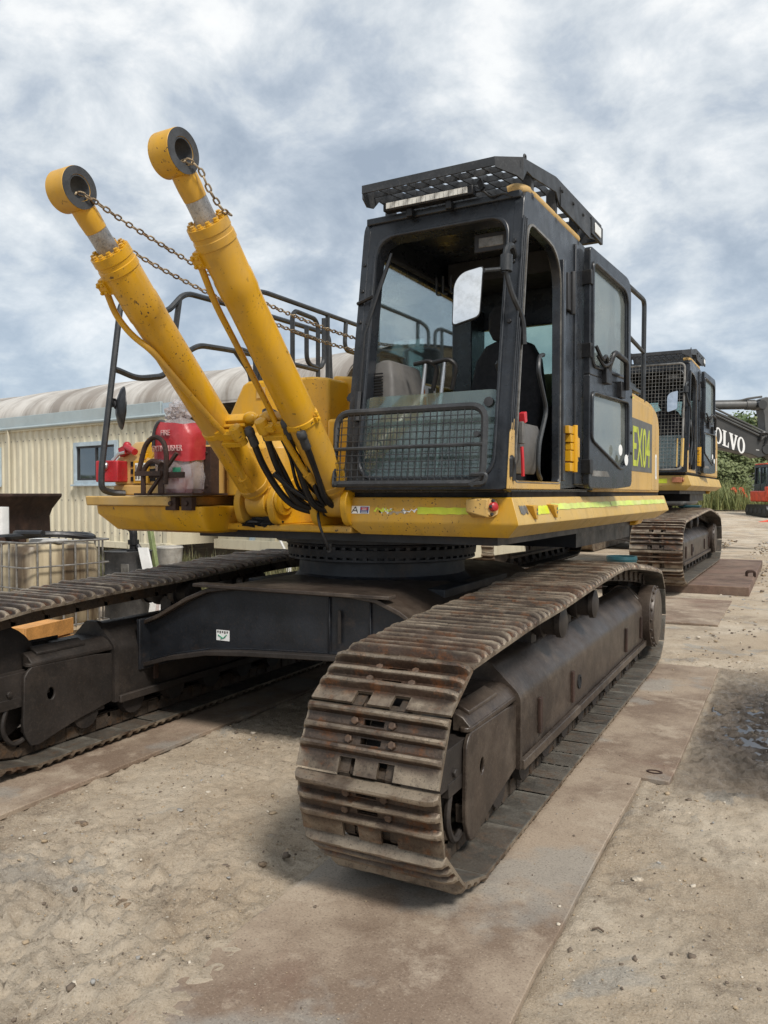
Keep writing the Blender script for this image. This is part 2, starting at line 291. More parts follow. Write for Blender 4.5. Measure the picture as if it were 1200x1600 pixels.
class MB:
    def __init__(s): s.v = []; s.f = []; s.mi = []
    def add(s, vs, fs, mi=0):
        o = len(s.v); s.v += [tuple(v) for v in vs]; s.f += [tuple(i + o for i in f) for f in fs]; s.mi += [mi] * len(fs); return s
    def box(s, x0, x1, y0, y1, z0, z1, mi=0):
        return s.add([(x, y, z) for z in (z0, z1) for y in (y0, y1) for x in (x0, x1)], [(0, 2, 3, 1), (4, 5, 7, 6), (0, 1, 5, 4), (2, 6, 7, 3), (0, 4, 6, 2), (1, 3, 7, 5)], mi)
    def obox(s, c, X, Y, Z, mi=0):
        c, X, Y, Z = V(c), V(X), V(Y), V(Z)
        return s.add([c + X * a + Y * b + Z * d for d in (-1, 1) for b in (-1, 1) for a in (-1, 1)], [(0, 2, 3, 1), (4, 5, 7, 6), (0, 1, 5, 4), (2, 6, 7, 3), (0, 4, 6, 2), (1, 3, 7, 5)], mi)
    def loft(s, loops, cap=True, mi=0, closed=True):
        n = len(loops[0]); vs = [p for l in loops for p in l]; fs = []
        for j in range(len(loops) - 1):
            for i in range(n if closed else n - 1):
                a, b = j * n + i, j * n + (i + 1) % n; fs.append((a, b, b + n, a + n))
        if cap: fs += [tuple(range(n))[::-1], tuple(range((len(loops) - 1) * n, len(loops) * n))]
        return s.add(vs, fs, mi)
    def prism(s, poly, ax, a, b, mi=0):
        def P(p, q): return {'x': (q, p[0], p[1]), 'y': (p[0], q, p[1]), 'z': (p[0], p[1], q)}[ax]
        return s.loft([[P(p, a) for p in poly], [P(p, b) for p in poly]], True, mi)
    def ring(s, outer, inner, O, U, W, th, mi=0):
        O, U, W = V(O), V(U).normalized(), V(W).normalized(); N = U.cross(W); n = len(outer)
        def P(p, d): return O + U * p[0] + W * p[1] + N * d
        L = [[P(p, 0) for p in outer], [P(p, th) for p in outer], [P(p, th) for p in inner], [P(p, 0) for p in inner], [P(p, 0) for p in outer]]
        return s.loft(L, False, mi)
    def plate(s, poly, O, U, W, th, mi=0):
        O, U, W = V(O), V(U).normalized(), V(W).normalized(); N = U.cross(W)
        return s.loft([[O + U * p[0] + W * p[1] + N * d for p in poly] for d in (0, th)], True, mi)
    def tube(s, pts, r, n=8, closed=False, mi=0):
        P = [V(p) for p in pts]; L = len(P); rs = r if isinstance(r, (list, tuple)) else [r] * L
        T = [((P[(i + 1) % L] if closed or i < L - 1 else P[i]) - (P[i - 1] if closed or i else P[i])).normalized() for i in range(L)]
        u = T[0].orthogonal().normalized(); loops = []
        for i in range(L):
            u = (u - T[i] * u.dot(T[i])); u = u.normalized() if u.length > 1e-6 else T[i].orthogonal().normalized(); w_ = T[i].cross(u)
            loops.append([P[i] + (u * math.cos(2 * PI * k / n) + w_ * math.sin(2 * PI * k / n)) * rs[i] for k in range(n)])
        if closed: loops.append(loops[0])
        return s.loft(loops, not closed, mi)
    def lathe(s, p, d, prof, n=24, mi=0, cap=True):
        p, d = V(p), V(d).normalized(); u = d.orthogonal().normalized(); w_ = d.cross(u)
        return s.loft([[p + d * h + (u * math.cos(2 * PI * k / n) + w_ * math.sin(2 * PI * k / n)) * r for k in range(n)] for h, r in prof], cap, mi)
    def cyl(s, a, b, r, n=16, mi=0):
        a, b = V(a), V(b); return s.lathe(a, b - a, [(0, r), ((b - a).length, r)], n, mi)
    def bolt(s, p, d, r=.012, h=.012, mi=0): return s.lathe(p, d, [(-.002, r), (h * .8, r), (h, r * .8)], 6, mi)
    def ball(s, c, r, n=10, m=7, mi=0, sc=(1, 1, 1), nz=0, fr=3):
        lo = []
        for j in range(1, m):
            th = PI * j / m; lo.append([])
            for k in range(n):
                q = V((math.sin(th) * math.cos(2 * PI * k / n), math.sin(th) * math.sin(2 * PI * k / n), math.cos(th)))
                rr = r * (1 + nz * mnoise.noise(q * fr + V(c) * 7)); lo[-1].append((c[0] + q.x * rr * sc[0], c[1] + q.y * rr * sc[1], c[2] + q.z * rr * sc[2]))
        return s.loft(lo, True, mi)
    def mesh(s, name, mats, smooth=38):
        me = bpy.data.meshes.new(name); me.from_pydata(s.v, [], s.f); mats = mats if isinstance(mats, (list, tuple)) else [mats]
        for m_ in mats: me.materials.append(M[m_] if isinstance(m_, str) else m_)
        if len(mats) > 1: me.polygons.foreach_set('material_index', s.mi)
        bm = bmesh.new(); bm.from_mesh(me); bmesh.ops.recalc_face_normals(bm, faces=bm.faces); bm.to_mesh(me); bm.free()
        me.polygons.foreach_set('use_smooth', [True] * len(me.polygons)); me.update()
        me.set_sharp_from_angle(angle=math.radians(smooth)); return me
def put(name, me, parent=None, label=None, cat_=None, group=None, kind=None, mat4=None):
    o = bpy.data.objects.new(name, me); COL.objects.link(o)
    if parent: o.parent = parent
    if mat4 is not None: o.matrix_local = mat4
    for k, q in (('label', label), ('category', cat_), ('group', group), ('kind', kind)):
        if q: o[k] = q
    return o
def obj(name, mb, mats, parent=None, bev=0, smooth=38, **k):
    o = put(name, mb.mesh(name, mats, smooth), parent, **k)
    if bev:
        b = o.modifiers.new('bevel', 'BEVEL'); b.width = bev; b.segments = 2; b.limit_method = 'ANGLE'; b.angle_limit = math.radians(35); b.harden_normals = False
    return o
def thing(name, label, cat_, loc=(0, 0, 0), rz=0, group=None, scale=1):
    o = bpy.data.objects.new(name, None); COL.objects.link(o); o.location = loc; o.rotation_euler = (0, 0, rz); o.scale = (scale,) * 3
    o.empty_display_size = .2; o['label'] = label; o['category'] = cat_
    if group: o['group'] = group
    return o
def text(name, body, mat, parent, O, U, W, h, sx=1., ext=.0015, shear=0, bold=0, **k):
    c = bpy.data.curves.new(name, 'FONT'); c.body = body; c.size = h / .73; c.extrude = ext; c.offset = bold; c.shear = shear; c.materials.append(M[mat])
    tmp = bpy.data.objects.new(name, c); COL.objects.link(tmp); bpy.context.view_layer.update()
    me = bpy.data.meshes.new_from_object(tmp.evaluated_get(bpy.context.evaluated_depsgraph_get())); bpy.data.objects.remove(tmp); bpy.data.curves.remove(c)
    o = bpy.data.objects.new(name, me); COL.objects.link(o); o.parent = parent
    U, W = V(U).normalized(), V(W).normalized(); N = U.cross(W).normalized()
    m = Matrix((U * sx, W, N)).transposed().to_4x4(); m.translation = V(O); o.matrix_local = m
    for kk, q in k.items(): o[kk] = q
    return o

# ------------------------------------------------------------------ ground
def fbm(nx, ny, beta, seed, lo=1):
    r = np.random.default_rng(seed); f = np.fft.rfft2(r.standard_normal((ny, nx)))
    ky = np.fft.fftfreq(ny)[:, None] * ny; kx = np.fft.rfftfreq(nx)[None] * nx; k = np.sqrt((kx * ny / nx) ** 2 + ky ** 2); k[0, 0] = 1
    a = np.fft.irfft2(f * np.where(k < lo, 0, k ** -beta), s=(ny, nx)); return a / a.std()
def sstep(a, b, x): u = np.clip((x - a) / (b - a), 0, 1); return u * u * (3 - 2 * u)
def far_rise(x, y):      # the yard rises a little towards the scrub
    d = -.461 * x + .887 * y; return .75 * sstep(28, 46, d)
PLATES = [(-1.80, -.752, .55, 4.60), (-1.95, -.60, 4.605, 7.80), (-2.55, -.82, 10.4, 12.86), (-4.75, -3.50, 1.2, 7.9)]
def geo(a, b, n, p=2.6): return a + (b - a) * np.linspace(0, 1, n) ** p
def build_ground():
    st = .02; fx = np.arange(-5.6, 3.0, st); fy = np.arange(.6, 9.2, st)
    xs = np.concatenate([-geo(5.6, 260, 70)[::-1][:-1], fx, geo(3.0, 260, 70)[1:]]); ys = np.concatenate([-geo(-.6, 60, 30)[::-1][:-1], fy, geo(9.2, 420, 90)[1:]])
    X, Y = np.meshgrid(xs, ys); n = max(len(fx), len(fy)); A = fbm(512, 512, 1.35, 3, 3); B = fbm(512, 512, .75, 5, 14)
    ix = (np.clip((X + 6) / 9.5, 0, .999) * 511).astype(int); iy = (np.clip((Y) / 9.5, 0, .999) * 511).astype(int)
    fade = 1 - sstep(8, 9.2, Y); fade = fade * (1 - sstep(2.2, 3.0, X)) * sstep(-5.6, -4.9, X)
    lump = np.exp(-(((X + 2.6) / .75) ** 2 + ((Y - 2.0) / .75) ** 2)); lump2 = np.exp(-(((X + 1.9) / .5) ** 2 + ((Y - 3.1) / .9) ** 2))
    wet = np.exp(-(((X - .12) / .80) ** 4 + ((Y - 6.1) / 1.7) ** 4)) * sstep(-.63, -.55, X) * np.where(Y < 4.6, sstep(4.3, 4.7, Y), 1)
    C = fbm(512, 512, 1.0, 9, 22); D = fbm(512, 512, 1.1, 12, 8); D = np.clip(1.1 - np.abs(D) * 1.6, -.6, 1.2)
    Z = -.026 + fade * (.006 * A[iy, ix] + .0045 * B[iy, ix] + (.003 + .011 * lump + .013 * wet) * D[iy, ix] + lump * (.016 * np.clip(C[iy, ix], -.8, 3) + .010 * A[iy, ix]) + lump2 * .004 * C[iy, ix] + wet * (.007 * C[iy, ix] - .010))
    for xa, xb, ya, yb, am in ((.12, .70, .6, 4.5, .008), (-3.2, -2.62, 2.6, 6.5, .008), (.9, 1.5, .6, 5.5, .007)):
        m_ = sstep(xa, xa + .05, X) * (1 - sstep(xb - .05, xb, X)) * sstep(ya, ya + .3, Y) * (1 - sstep(yb - .3, yb, Y)); Z += m_ * (am * (np.abs(np.sin((Y + .04 * A[iy, ix]) * PI / .085)) ** 3 * np.clip(.5 + .6 * A[iy, ix], 0, 1.2)) - .004)
    for (x0, x1, y0, y1) in PLATES[:2] + PLATES[3:]:
        ins = sstep(x0 - .01, x0 + .03, X) * (1 - sstep(x1 - .03, x1 + .01, X)) * sstep(y0 - .01, y0 + .03, Y) * (1 - sstep(y1 - .03, y1 + .01, Y))
        Z = np.where(ins > 0, Z * (1 - ins) + ins * (-.045), Z)
    # sand washed over the left edge of the near plate
    sand = np.exp(-(((X + 1.80) / .30) ** 2)) * (1 - sstep(1.9, 3.0, Y)) * (.022 + .010 * A[iy, ix] + .004 * C[iy, ix]); Z = Z + np.clip(sand, 0, 1) * np.where(X > -1.8, 1.6, .9)
    Z = np.where((X > -1.62) & (X < -.752) & (Y < 4.6), np.minimum(Z, -.04), Z)
    Z += far_rise(X, Y)
    Z += (1 - fade) * .012 * np.sin(X * 1.3 + Y * .7) * (np.abs(Y) < 60) * (np.abs(X) < 60)
    nx, ny = len(xs), len(ys); me = bpy.data.meshes.new('ground'); me.vertices.add(nx * ny)
    me.vertices.foreach_set('co', np.stack([X, Y, Z], -1).ravel().astype(np.float32))
    i = np.arange(nx * ny).reshape(ny, nx); q = np.stack([i[:-1, :-1], i[:-1, 1:], i[1:, 1:], i[1:, :-1]], -1).reshape(-1, 4)
    me.loops.add(q.size); me.loops.foreach_set('vertex_index', q.ravel().astype(np.int32)); me.polygons.add(len(q))
    me.polygons.foreach_set('loop_start', (np.arange(len(q)) * 4).astype(np.int32)); me.polygons.foreach_set('use_smooth', np.ones(len(q), bool))
    at = me.attributes.new('wet', 'FLOAT', 'POINT'); at.data.foreach_set('value', wet.ravel().astype(np.float32))
    me.materials.append(M['dirt']); me.update(); me.validate(); put('ground', me, kind='structure')
    def hgt(x, y):
        a = np.clip(((np.asarray(x) + 5.6) / st).astype(int), 0, len(fx) - 1) + 69; b = np.clip(((np.asarray(y) - .6) / st).astype(int), 0, len(fy) - 1) + 29; return Z[b, a]
    return hgt
HG = build_ground()
t = MB(); t.add([(.42 + .92 * math.cos(a) * (1 + .12 * math.sin(3 * a)), 6.1 + 1.45 * math.sin(a) * (1 + .1 * math.cos(4 * a)), -.0355) for a in np.linspace(0, 2 * PI, 49)[:-1]], [tuple(range(48))]); t0 = NT('muddy_water'); t0.set((.030, .024, .019), .04, 0., .6); obj('puddle', t, t0.m, kind='structure')

def road_plate(x0, x1, y0, y1, label, top=0., th=.03, hole=None, mat='plate'):
    t = MB(); P = []; n = 14
    for i in range(n): P.append((x0 + (x1 - x0) * i / n, y0 + random.uniform(-.006, .006)))
    for i in range(n): P.append((x1 + random.uniform(-.005, .005), y0 + (y1 - y0) * i / n))
    for i in range(n): P.append((x1 - (x1 - x0) * i / n, y1 + random.uniform(-.006, .006)))
    for i in range(n): P.append((x0, y1 - (y1 - y0) * i / n))
    t.prism(P, 'z', top - th, top - .002)
    o = obj('steel_plate', t, mat, bev=.004, label=label, cat_='steel plate', group='steel plates laid on the yard')
    if hole:
        h = MB(); h.ring([(math.cos(a) * .045, math.sin(a) * .03) for a in np.linspace(0, 2 * PI, 17)[:-1]], [(math.cos(a) * .033, math.sin(a) * .02) for a in np.linspace(0, 2 * PI, 17)[:-1]], (hole[0], hole[1], top - .001), (1, 0, 0), (0, 1, 0), .004)
        obj('lifting_eye', h, 'rust', o)
    return o
road_plate(*PLATES[0], 'brown steel road plate under the front of the near track')
road_plate(*PLATES[1], 'rust stained steel road plate under the rear half of the near track, beside wet mud', hole=(-.70, 4.72))
road_plate(*PLATES[2], 'pale dusty steel plate lying between the two yellow excavators')
road_plate(*PLATES[3], 'dark steel plate in the shade under the far track of the near excavator')

# loose gravel and clods
def gravel():
    g_ = RNG; base = MB().ball((0, 0, 0), 1, 5, 4); bv = np.array(base.v); tri = [f for f in base.f]; nb = len(bv)
    def batch(n, r0, r1, tail, keep_on_plate, name, far=False):
        y = .95 + 7.6 * g_.random(n) ** 1.9; x = g_.uniform(-4.3, 1.9, n)
        if far: y = g_.uniform(8.3, 30, n); x = -.9 - .15 * (y - 8) + g_.uniform(0, 6, n)
        on = (x > -1.78) & (x < np.where(y < 4.6, -.752, -.60)) & (y < 7.8)
        clump = np.sin(x * 5.1 + 2 * np.sin(y * 3.3)) * np.sin(y * 4.3 + 1.7 * np.sin(x * 2.9)); ok = (g_.random(n) < .55 + .45 * clump) & (~on | (g_.random(n) < keep_on_plate)) & ~((x > -1.75) & (x < -1.05) & (y > 2.7)) & ~((x < -3.75) & (y > 2.2)) & ~((x > -.6) & (x < 1.0) & (y > 4.5) & (y < 7.8)); x, y, on = x[ok], y[ok], on[ok]; n = len(x)
        r = (g_.uniform(r0, r1, n) * (1 + tail * g_.random(n) ** 12)) * (.75 + .09 * y); z = np.where(on, 0., -.02 if far else HG(x, y)) + r * .15
        sc = np.stack([g_.uniform(.8, 1.5, n), g_.uniform(.7, 1.1, n), g_.uniform(.4, .8, n)], 1); a = g_.uniform(0, 6.28, n)
        P = bv[None] * sc[:, None] * (1 + g_.uniform(-.28, .28, (n, nb, 1))) * r[:, None, None]; ca, sa = np.cos(a)[:, None], np.sin(a)[:, None]
        Q = np.stack([P[..., 0] * ca - P[..., 1] * sa + x[:, None], P[..., 0] * sa + P[..., 1] * ca + y[:, None], P[..., 2] + z[:, None]], -1).reshape(-1, 3)
        nl = np.array([len(f) for f in tri]); fl = np.concatenate([np.array(f) for f in tri]); me = bpy.data.meshes.new(name); me.vertices.add(n * nb); me.vertices.foreach_set('co', Q.astype(np.float32).ravel())
        L = (fl[None] + (np.arange(n) * nb)[:, None]).ravel().astype(np.int32); me.loops.add(len(L)); me.loops.foreach_set('vertex_index', L); st_ = np.concatenate([[0], np.cumsum(nl)[:-1]]); me.polygons.add(n * len(tri)); me.polygons.foreach_set('loop_start', (st_[None] + (np.arange(n) * len(fl))[:, None]).ravel().astype(np.int32))
        mi = np.repeat(g_.choice(4, n, p=(.46, .26, .14, .14)), len(tri)).astype(np.int32); me.polygons.foreach_set('material_index', mi)
        for m_ in GRV: me.materials.append(m_)
        me.update(); me.validate(); put(name, me, kind='stuff')
    GRV = [plain('gravel_tan', (.34, .26, .17), .95, 0, .12, 50), plain('gravel_dark', (.14, .108, .08), .95, 0, .12, 50), plain('gravel_grey', (.30, .29, .27), .95, 0, .12, 50), plain('gravel_pale', (.52, .46, .37), .95, 0, .12, 50)]
    batch(42000, .0013, .0036, 1.2, .10, 'gravel'); batch(7500, .0032, .0075, 1.2, .05, 'pebbles'); batch(650, .008, .017, .6, .02, 'clods'); batch(5000, .005, .012, 1., .0, 'far_clods', True)
gravel()
def lump(name, x, y, r, mat, label, sc=(1.2, .9, .6), nz=.5, cat_='clod', z=None):
    t = MB(); t.ball((0, 0, 0), r, 16, 10, 0, sc, nz, 1.8); o = obj(name, t, mat, smooth=50, label=label, cat_=cat_); o.location = (x, y, (HG(x, y) if z is None else z) + r * sc[2] * .35)
lump('dirt_clod', -1.49, 1.80, .030, 'clod', 'round brown dirt clod alone on the near steel plate', (1.2, 1, .55), z=-.002)
lump('stone', -2.09, 2.76, .019, 'stone', 'pale stone on the dirt left of the front of the near track', cat_='stone')
lump('dirt_clod', -2.03, 2.77, .017, 'clod', 'dark clod touching a pale stone left of the near track')
lump('dirt_clod', -2.36, 2.30, .030, 'clod', 'long dark clod half way across the rough dirt at left', (1.6, .8, .45))
lump('dirt_clod', -3.1, 2.74, .026, 'clod', 'flat reddish clod on the dirt near the dark plate at left', (1.5, .8, .45))
lump('stone', -.57, 3.42, .020, 'stone', 'cream stone in the dirt right of the near plate', cat_='stone')
lump('stone', -.1, 1.95, .016, 'stone', 'small tan stone on the dirt near the bottom right corner', cat_='stone')
t = MB(); t.tube([(-.65, 2.93, -.018), (-.632, 2.945, -.014), (-.61, 2.938, -.02)], .004, 6)
obj('twig', t, 'bark', label='short dark twig on the dirt right of the near plate', cat_='twig')

# ------------------------------------------------------------------ tracked undercarriage
PITCH = .236; OFF = .058
def shoe_mesh(wd, seed):
    r = random.Random(seed); g = [.020, .090, .160]; rows = []; base = .014
    for j, c in enumerate(g):
        h = (.052, .044, .046)[j] * r.uniform(.9, 1.05); rows += [(c - .020, base), (c - .010, h * .93), (c, h), (c + .009, h * .9), (c + .019, base)]
    rows = [q for q in rows] + [(.0435, base), (.0655, base), (.1135, base), (.1355, base), (.190, base), (.250, base * .75)]; rows = sorted(rows)
    hw = wd / 2; xs = [-hw, -hw + .012, -hw + .04, -.13, -.116, -.048, -.043, .043, .048, .116, .13, hw - .04, hw - .012, hw]
    def fac(x): q = hw - abs(x); return .30 if q < .001 else (.72 if q < .013 else 1.)
    nr, nc = len(rows), len(xs)
    def top(i, j): s_, h = rows[i]; return base + (h - base) * fac(xs[j]) * (1 + .06 * r.uniform(-1, 1)) if h > base else h
    T = [[(xs[j], rows[i][0], top(i, j) - .014) for j in range(nc)] for i in range(nr)]; B = [[(xs[j], rows[i][0], -.014) for j in range(nc)] for i in range(nr)]
    def solid(i, j):
        if i < 0 or j < 0 or i >= nr - 1 or j >= nc - 1: return False
        s0 = (rows[i][0] + rows[i + 1][0]) / 2; x0 = abs((xs[j] + xs[j + 1]) / 2)
        if x0 < .043 and (.0435 < s0 < .0655 or .1135 < s0 < .1355): return False
        if .048 < x0 < .116 and s0 > .190: return False
        return True
    t = MB(); vid = {}
    def vi(k, i, j):
        if (k, i, j) not in vid: vid[k, i, j] = len(t.v); t.v.append((T if k else B)[i][j])
        return vid[k, i, j]
    for i in range(nr - 1):
        for j in range(nc - 1):
            if not solid(i, j): continue
            fs = [(vi(1, i, j), vi(1, i, j + 1), vi(1, i + 1, j + 1), vi(1, i + 1, j)), (vi(0, i, j), vi(0, i + 1, j), vi(0, i + 1, j + 1), vi(0, i, j + 1))]
            for di, dj, a, b in ((-1, 0, (i, j), (i, j + 1)), (1, 0, (i + 1, j), (i + 1, j + 1)), (0, -1, (i, j), (i + 1, j)), (0, 1, (i, j + 1), (i + 1, j + 1))):
                if not solid(i + di, j + dj): fs.append((vi(0, *a), vi(0, *b), vi(1, *b), vi(1, *a)))
            t.f += fs; t.mi += [0, 1] + [0] * (len(fs) - 2)
    for s_, x in ((.0545, .080), (.1245, .092)):
        for sg in (-1, 1): t.bolt((sg * x, s_, 0), (0, 0, 1), .0165, .015, 2)
    return t.mesh('track_shoe', ['shoe', 'shoe_under', 'bolt'], 28)
TRACK_PTS = [(2.33, .885), (1.55, .975), (.75, 1.045), (.1, 1.035), (-.5, 1.012), (-1.0, .988), (-1.6, .972), (-2.1, .945)] + \
    [(-2.33 - .437 * math.sin(a), .50 + .437 * math.cos(a)) for a in np.radians([15, 45, 75, 100, 125, 148])] + \
    [(-2.34, .040), (-2.0, .036), (-1.7, .036), (-1, .036), (0, .036), (1, .036), (1.9, .036), (2.25, .045)] + \
    [(2.34 + .42 * math.sin(a), .465 - .42 * math.cos(a)) for a in np.radians([20, 50, 80, 105, 130, 155])]
def build_track(root, cx, shoes, wd, phase=0.):
    P = [V((0, a, b)) for a, b in cat([(a, b, 0) for a, b in TRACK_PTS], 12, True) for a, b in [(a, b)]] if False else [V((0, q.x, q.y)) for q in cat([(a, b, 0) for a, b in TRACK_PTS], 12, True)]
    P = [P[i] + V((0, -(P[(i + 1) % len(P)] - P[i - 1]).z, (P[(i + 1) % len(P)] - P[i - 1]).y)).normalized() * OFF for i in range(len(P))]; P.append(P[0]); cum = [0]
    for a, b in zip(P, P[1:]): cum.append(cum[-1] + (b - a).length)
    N = round(cum[-1] / PITCH); step = cum[-1] / N; pins = []; k = 0
    for i in range(N):
        d = (i + phase) * step % cum[-1]
        while cum[k + 1] < d: k += 1
        if cum[k] > d:
            k = 0
            while cum[k + 1] < d: k += 1
        pins.append(P[k].lerp(P[k + 1], (d - cum[k]) / (cum[k + 1] - cum[k])))
    ch = MB(); mats = []
    for i in range(N):
        a, b = pins[i], pins[(i + 1) % N]; tt = (b - a).normalized(); n = V((0, tt.z, -tt.y)); c = (a + b) / 2 - n * .010
        for sg in (-1, 1):
            ch.obox(c + V((sg * .098, 0, 0)), V((.022, 0, 0)), tt * (PITCH * .5 + .012), n * .046)
            ch.obox(c + V((sg * .125, 0, 0)) + tt * .05, V((.006, 0, 0)), tt * .05, n * .036)
        ch.cyl(a + V((-.135, 0, 0)), a + V((.135, 0, 0)), .03, 8)
        m = Matrix((V((-1, 0, 0)), tt, n)).transposed().to_4x4(); m.translation = a + n * OFF; mats.append(m)
    tr = obj('track', ch, 'shoe_dust', root); tr.location = (cx, 0, 0)
    for i, m in enumerate(mats): put('track_shoe', shoes[(i * 7) % len(shoes)], tr, mat4=m)
    return tr
def star_plate(t, poly, hole, O, U, W, th, mi=0):
    (hx, hy), hr, n = hole[0], hole[1], 40; outer, inner = [], []
    for k in range(n):
        a = 2 * PI * k / n; d = V((math.cos(a), math.sin(a))); best = None
        for i in range(len(poly)):
            p, q = V(poly[i - 1]) - V((hx, hy)), V(poly[i]) - V((hx, hy)); e2 = q - p; den = d.x * e2.y - d.y * e2.x
            if abs(den) < 1e-9: continue
            tt = (p.x * e2.y - p.y * e2.x) / den; u = (p.x * d.y - p.y * d.x) / den
            if tt > 0 and -1e-6 <= u <= 1 + 1e-6: best = tt if best is None else min(best, tt)
        outer.append((hx + d.x * best, hy + d.y * best)); inner.append((hx + d.x * hr[0], hy + d.y * hr[1]))
    t.ring(outer, inner, O, U, W, th, mi)
def build_frame(root, cx, mat):
    t = MB(); S = [tuple(p) for p in rpoly([(.19, .25), (.19, .585), (.045, .735), (-.045, .735), (-.19, .585), (-.19, .25)], [.005, .035, .02, .02, .035, .005], 4)]
    t.prism(S, 'y', -1.53, 2.14)
    S2 = [(x * 1.11, .235 if z < .3 else z + .018) for x, z in S]
    for y in (-1.55, 2.125): t.prism(S2, 'y', y, y + .035)
    fr = obj('track_frame', t, mat, root, bev=.014); fr.location = (cx, 0, 0)
    for sg in (-1, 1):
        t = MB(); t.box(*sorted((sg * .192, sg * .222)), -1.51, 2.12, .222, .272); obj('guard_rail', t, mat, fr, bev=.005)
        for y in (-1.165, -.463, 1.278, 1.966):
            t = MB(); t.box(*sorted((sg * .191, sg * .208)), y - .022, y + .022, .315, .505); obj('lug', t, 'rust', fr, bev=.003)
        t = MB(); t.lathe((sg * .1905, -.27, .40), (sg, 0, 0), [(0, .045), (.006, .045), (.006, .032), (.001, .03)], 18); obj('grease_hole', t, 'void', fr)
    for y in (-1.512, 2.122):
        t = MB(); t.tube([(x * 1.02, y, z + .004) for x, z in S], .007, 5); obj('weld_bead', t, mat, fr)
    # yoke round the idler
    t = MB(); side = rpoly([(-1.55, .57), (-2.17, .585), (-2.215, .54), (-2.225, .22), (-2.17, .10), (-1.84, .19), (-1.55, .245)], [.001, .012, .02, .03, .05, .03, .001], 3)
    for x in (.172, -.19): star_plate(t, side, ((-2.03, .40), (.026, .036)), (x, 0, 0), (0, 1, 0), (0, 0, 1), .018)
    t.plate(rpoly([(-.19, -1.55), (-.19, -2.18), (-.14, -2.19), (-.11, -1.84), (.11, -1.84), (.14, -2.19), (.19, -2.18), (.19, -1.55)], .03, 3), (0, 0, .583), (1, 0, 0), (0, 1, 0), .022)
    for sg in (-1, 1): t.loft([[(sg * .189, y, .578), (sg * .186, y, .602), (sg * .15, y, .640), (sg * .10, y, .662), (sg * .10, y, .578)] for y in (-2.16, -1.545)])
    t.box(-.10, .10, -1.84, -1.545, .60, .66)
    t.box(-.172, -.13, -2.2, -1.6, .2, .28); t.box(.13, .172, -2.2, -1.6, .2, .28)
    yk = obj('idler_yoke', t, mat, fr, bev=.005)
    for sg in (-1, 1): t = MB(); t.loft([[(sg * .155, y, .637), (sg * .155, y, .655), (sg * .09, y, .685), (sg * .09, y, .663)] for y in (-2.10, -1.74)]); obj('wear_plate', t, mat, fr, bev=.004)
    t = MB()
    for sg in (-1, 1):
        t.box(*sorted((sg * .085, sg * .165)), -2.44, -2.02, .40, .56); t.box(*sorted((sg * .10, sg * .168)), -2.36, -2.20, .36, .42)
        t.tube(fil([(sg * .15, -2.30, .39), (sg * .15, -2.345, .25), (sg * .15, -2.27, .135), (sg * .15, -2.08, .21)], .12, 5), .016, 6)
        t.bolt((sg * .165, -2.30, .45), (sg, 0, 0), .02, .015)
    obj('idler_bracket', t, 'frame_dark', fr, bev=.004)
    t = MB(); t.lathe((-.085, -2.34, .50), (1, 0, 0), [(0, .08), (0, .24), (.02, .30), (.035, .345), (.135, .345), (.15, .30), (.17, .24), (.17, .08)], 36); obj('idler', t, 'frame_dark', fr)
    # rollers
    for y in np.arange(-1.75, 2.0, .405):
        t = MB(); t.lathe((-.17, y, .215), (1, 0, 0), [(0, .05), (0, .10), (.05, .105), (.055, .085), (.285, .085), (.29, .105), (.34, .10), (.34, .05)], 18); obj('track_roller', t, 'frame_dark', fr)
    for y in (-.80, .02):
        t = MB()
        for sg in (-1, 1): t.lathe((0, y, .862), (sg, 0, 0), [(.02, .06), (.06, .085), (.09, .098), (.115, .098), (.12, .08), (.19, .08), (.195, .093), (.225, .093), (.232, .07), (.238, .055)], 22)
        t.box(-.05, .05, y - .05, y + .05, .70, .84)
        cr_ = obj('carrier_roller', t, 'frame_dark', fr)
    t = MB(); n = 21; t.prism([(2.34 + (.36 if k % 2 else .315) * math.cos(PI * k / n), .465 + (.36 if k % 2 else .315) * math.sin(PI * k / n)) for k in range(2 * n)], 'x', -.045, .045)
    t.lathe((0, 2.34, .465), (1, 0, 0), [(-.16, .2), (-.16, .27), (.14, .27), (.15, .2)], 28); obj('sprocket', t, 'frame_dark', fr)
    for sg in ((1,) if cx > 0 else (-1,)):
        t = MB(); t.lathe((0, 2.34, .465), (sg, 0, 0), [(.14, .285), (.255, .285), (.262, .275), (.262, .262), (.285, .25), (.29, .22), (.29, .02)], 40)
        for k in range(18): t.bolt((sg * .262, 2.34 + .268 * math.cos(k * PI / 9), .465 + .268 * math.sin(k * PI / 9)), (sg, 0, 0), .014, .016)
        obj('final_drive_cover', t, mat, fr, bev=.004)
    return fr
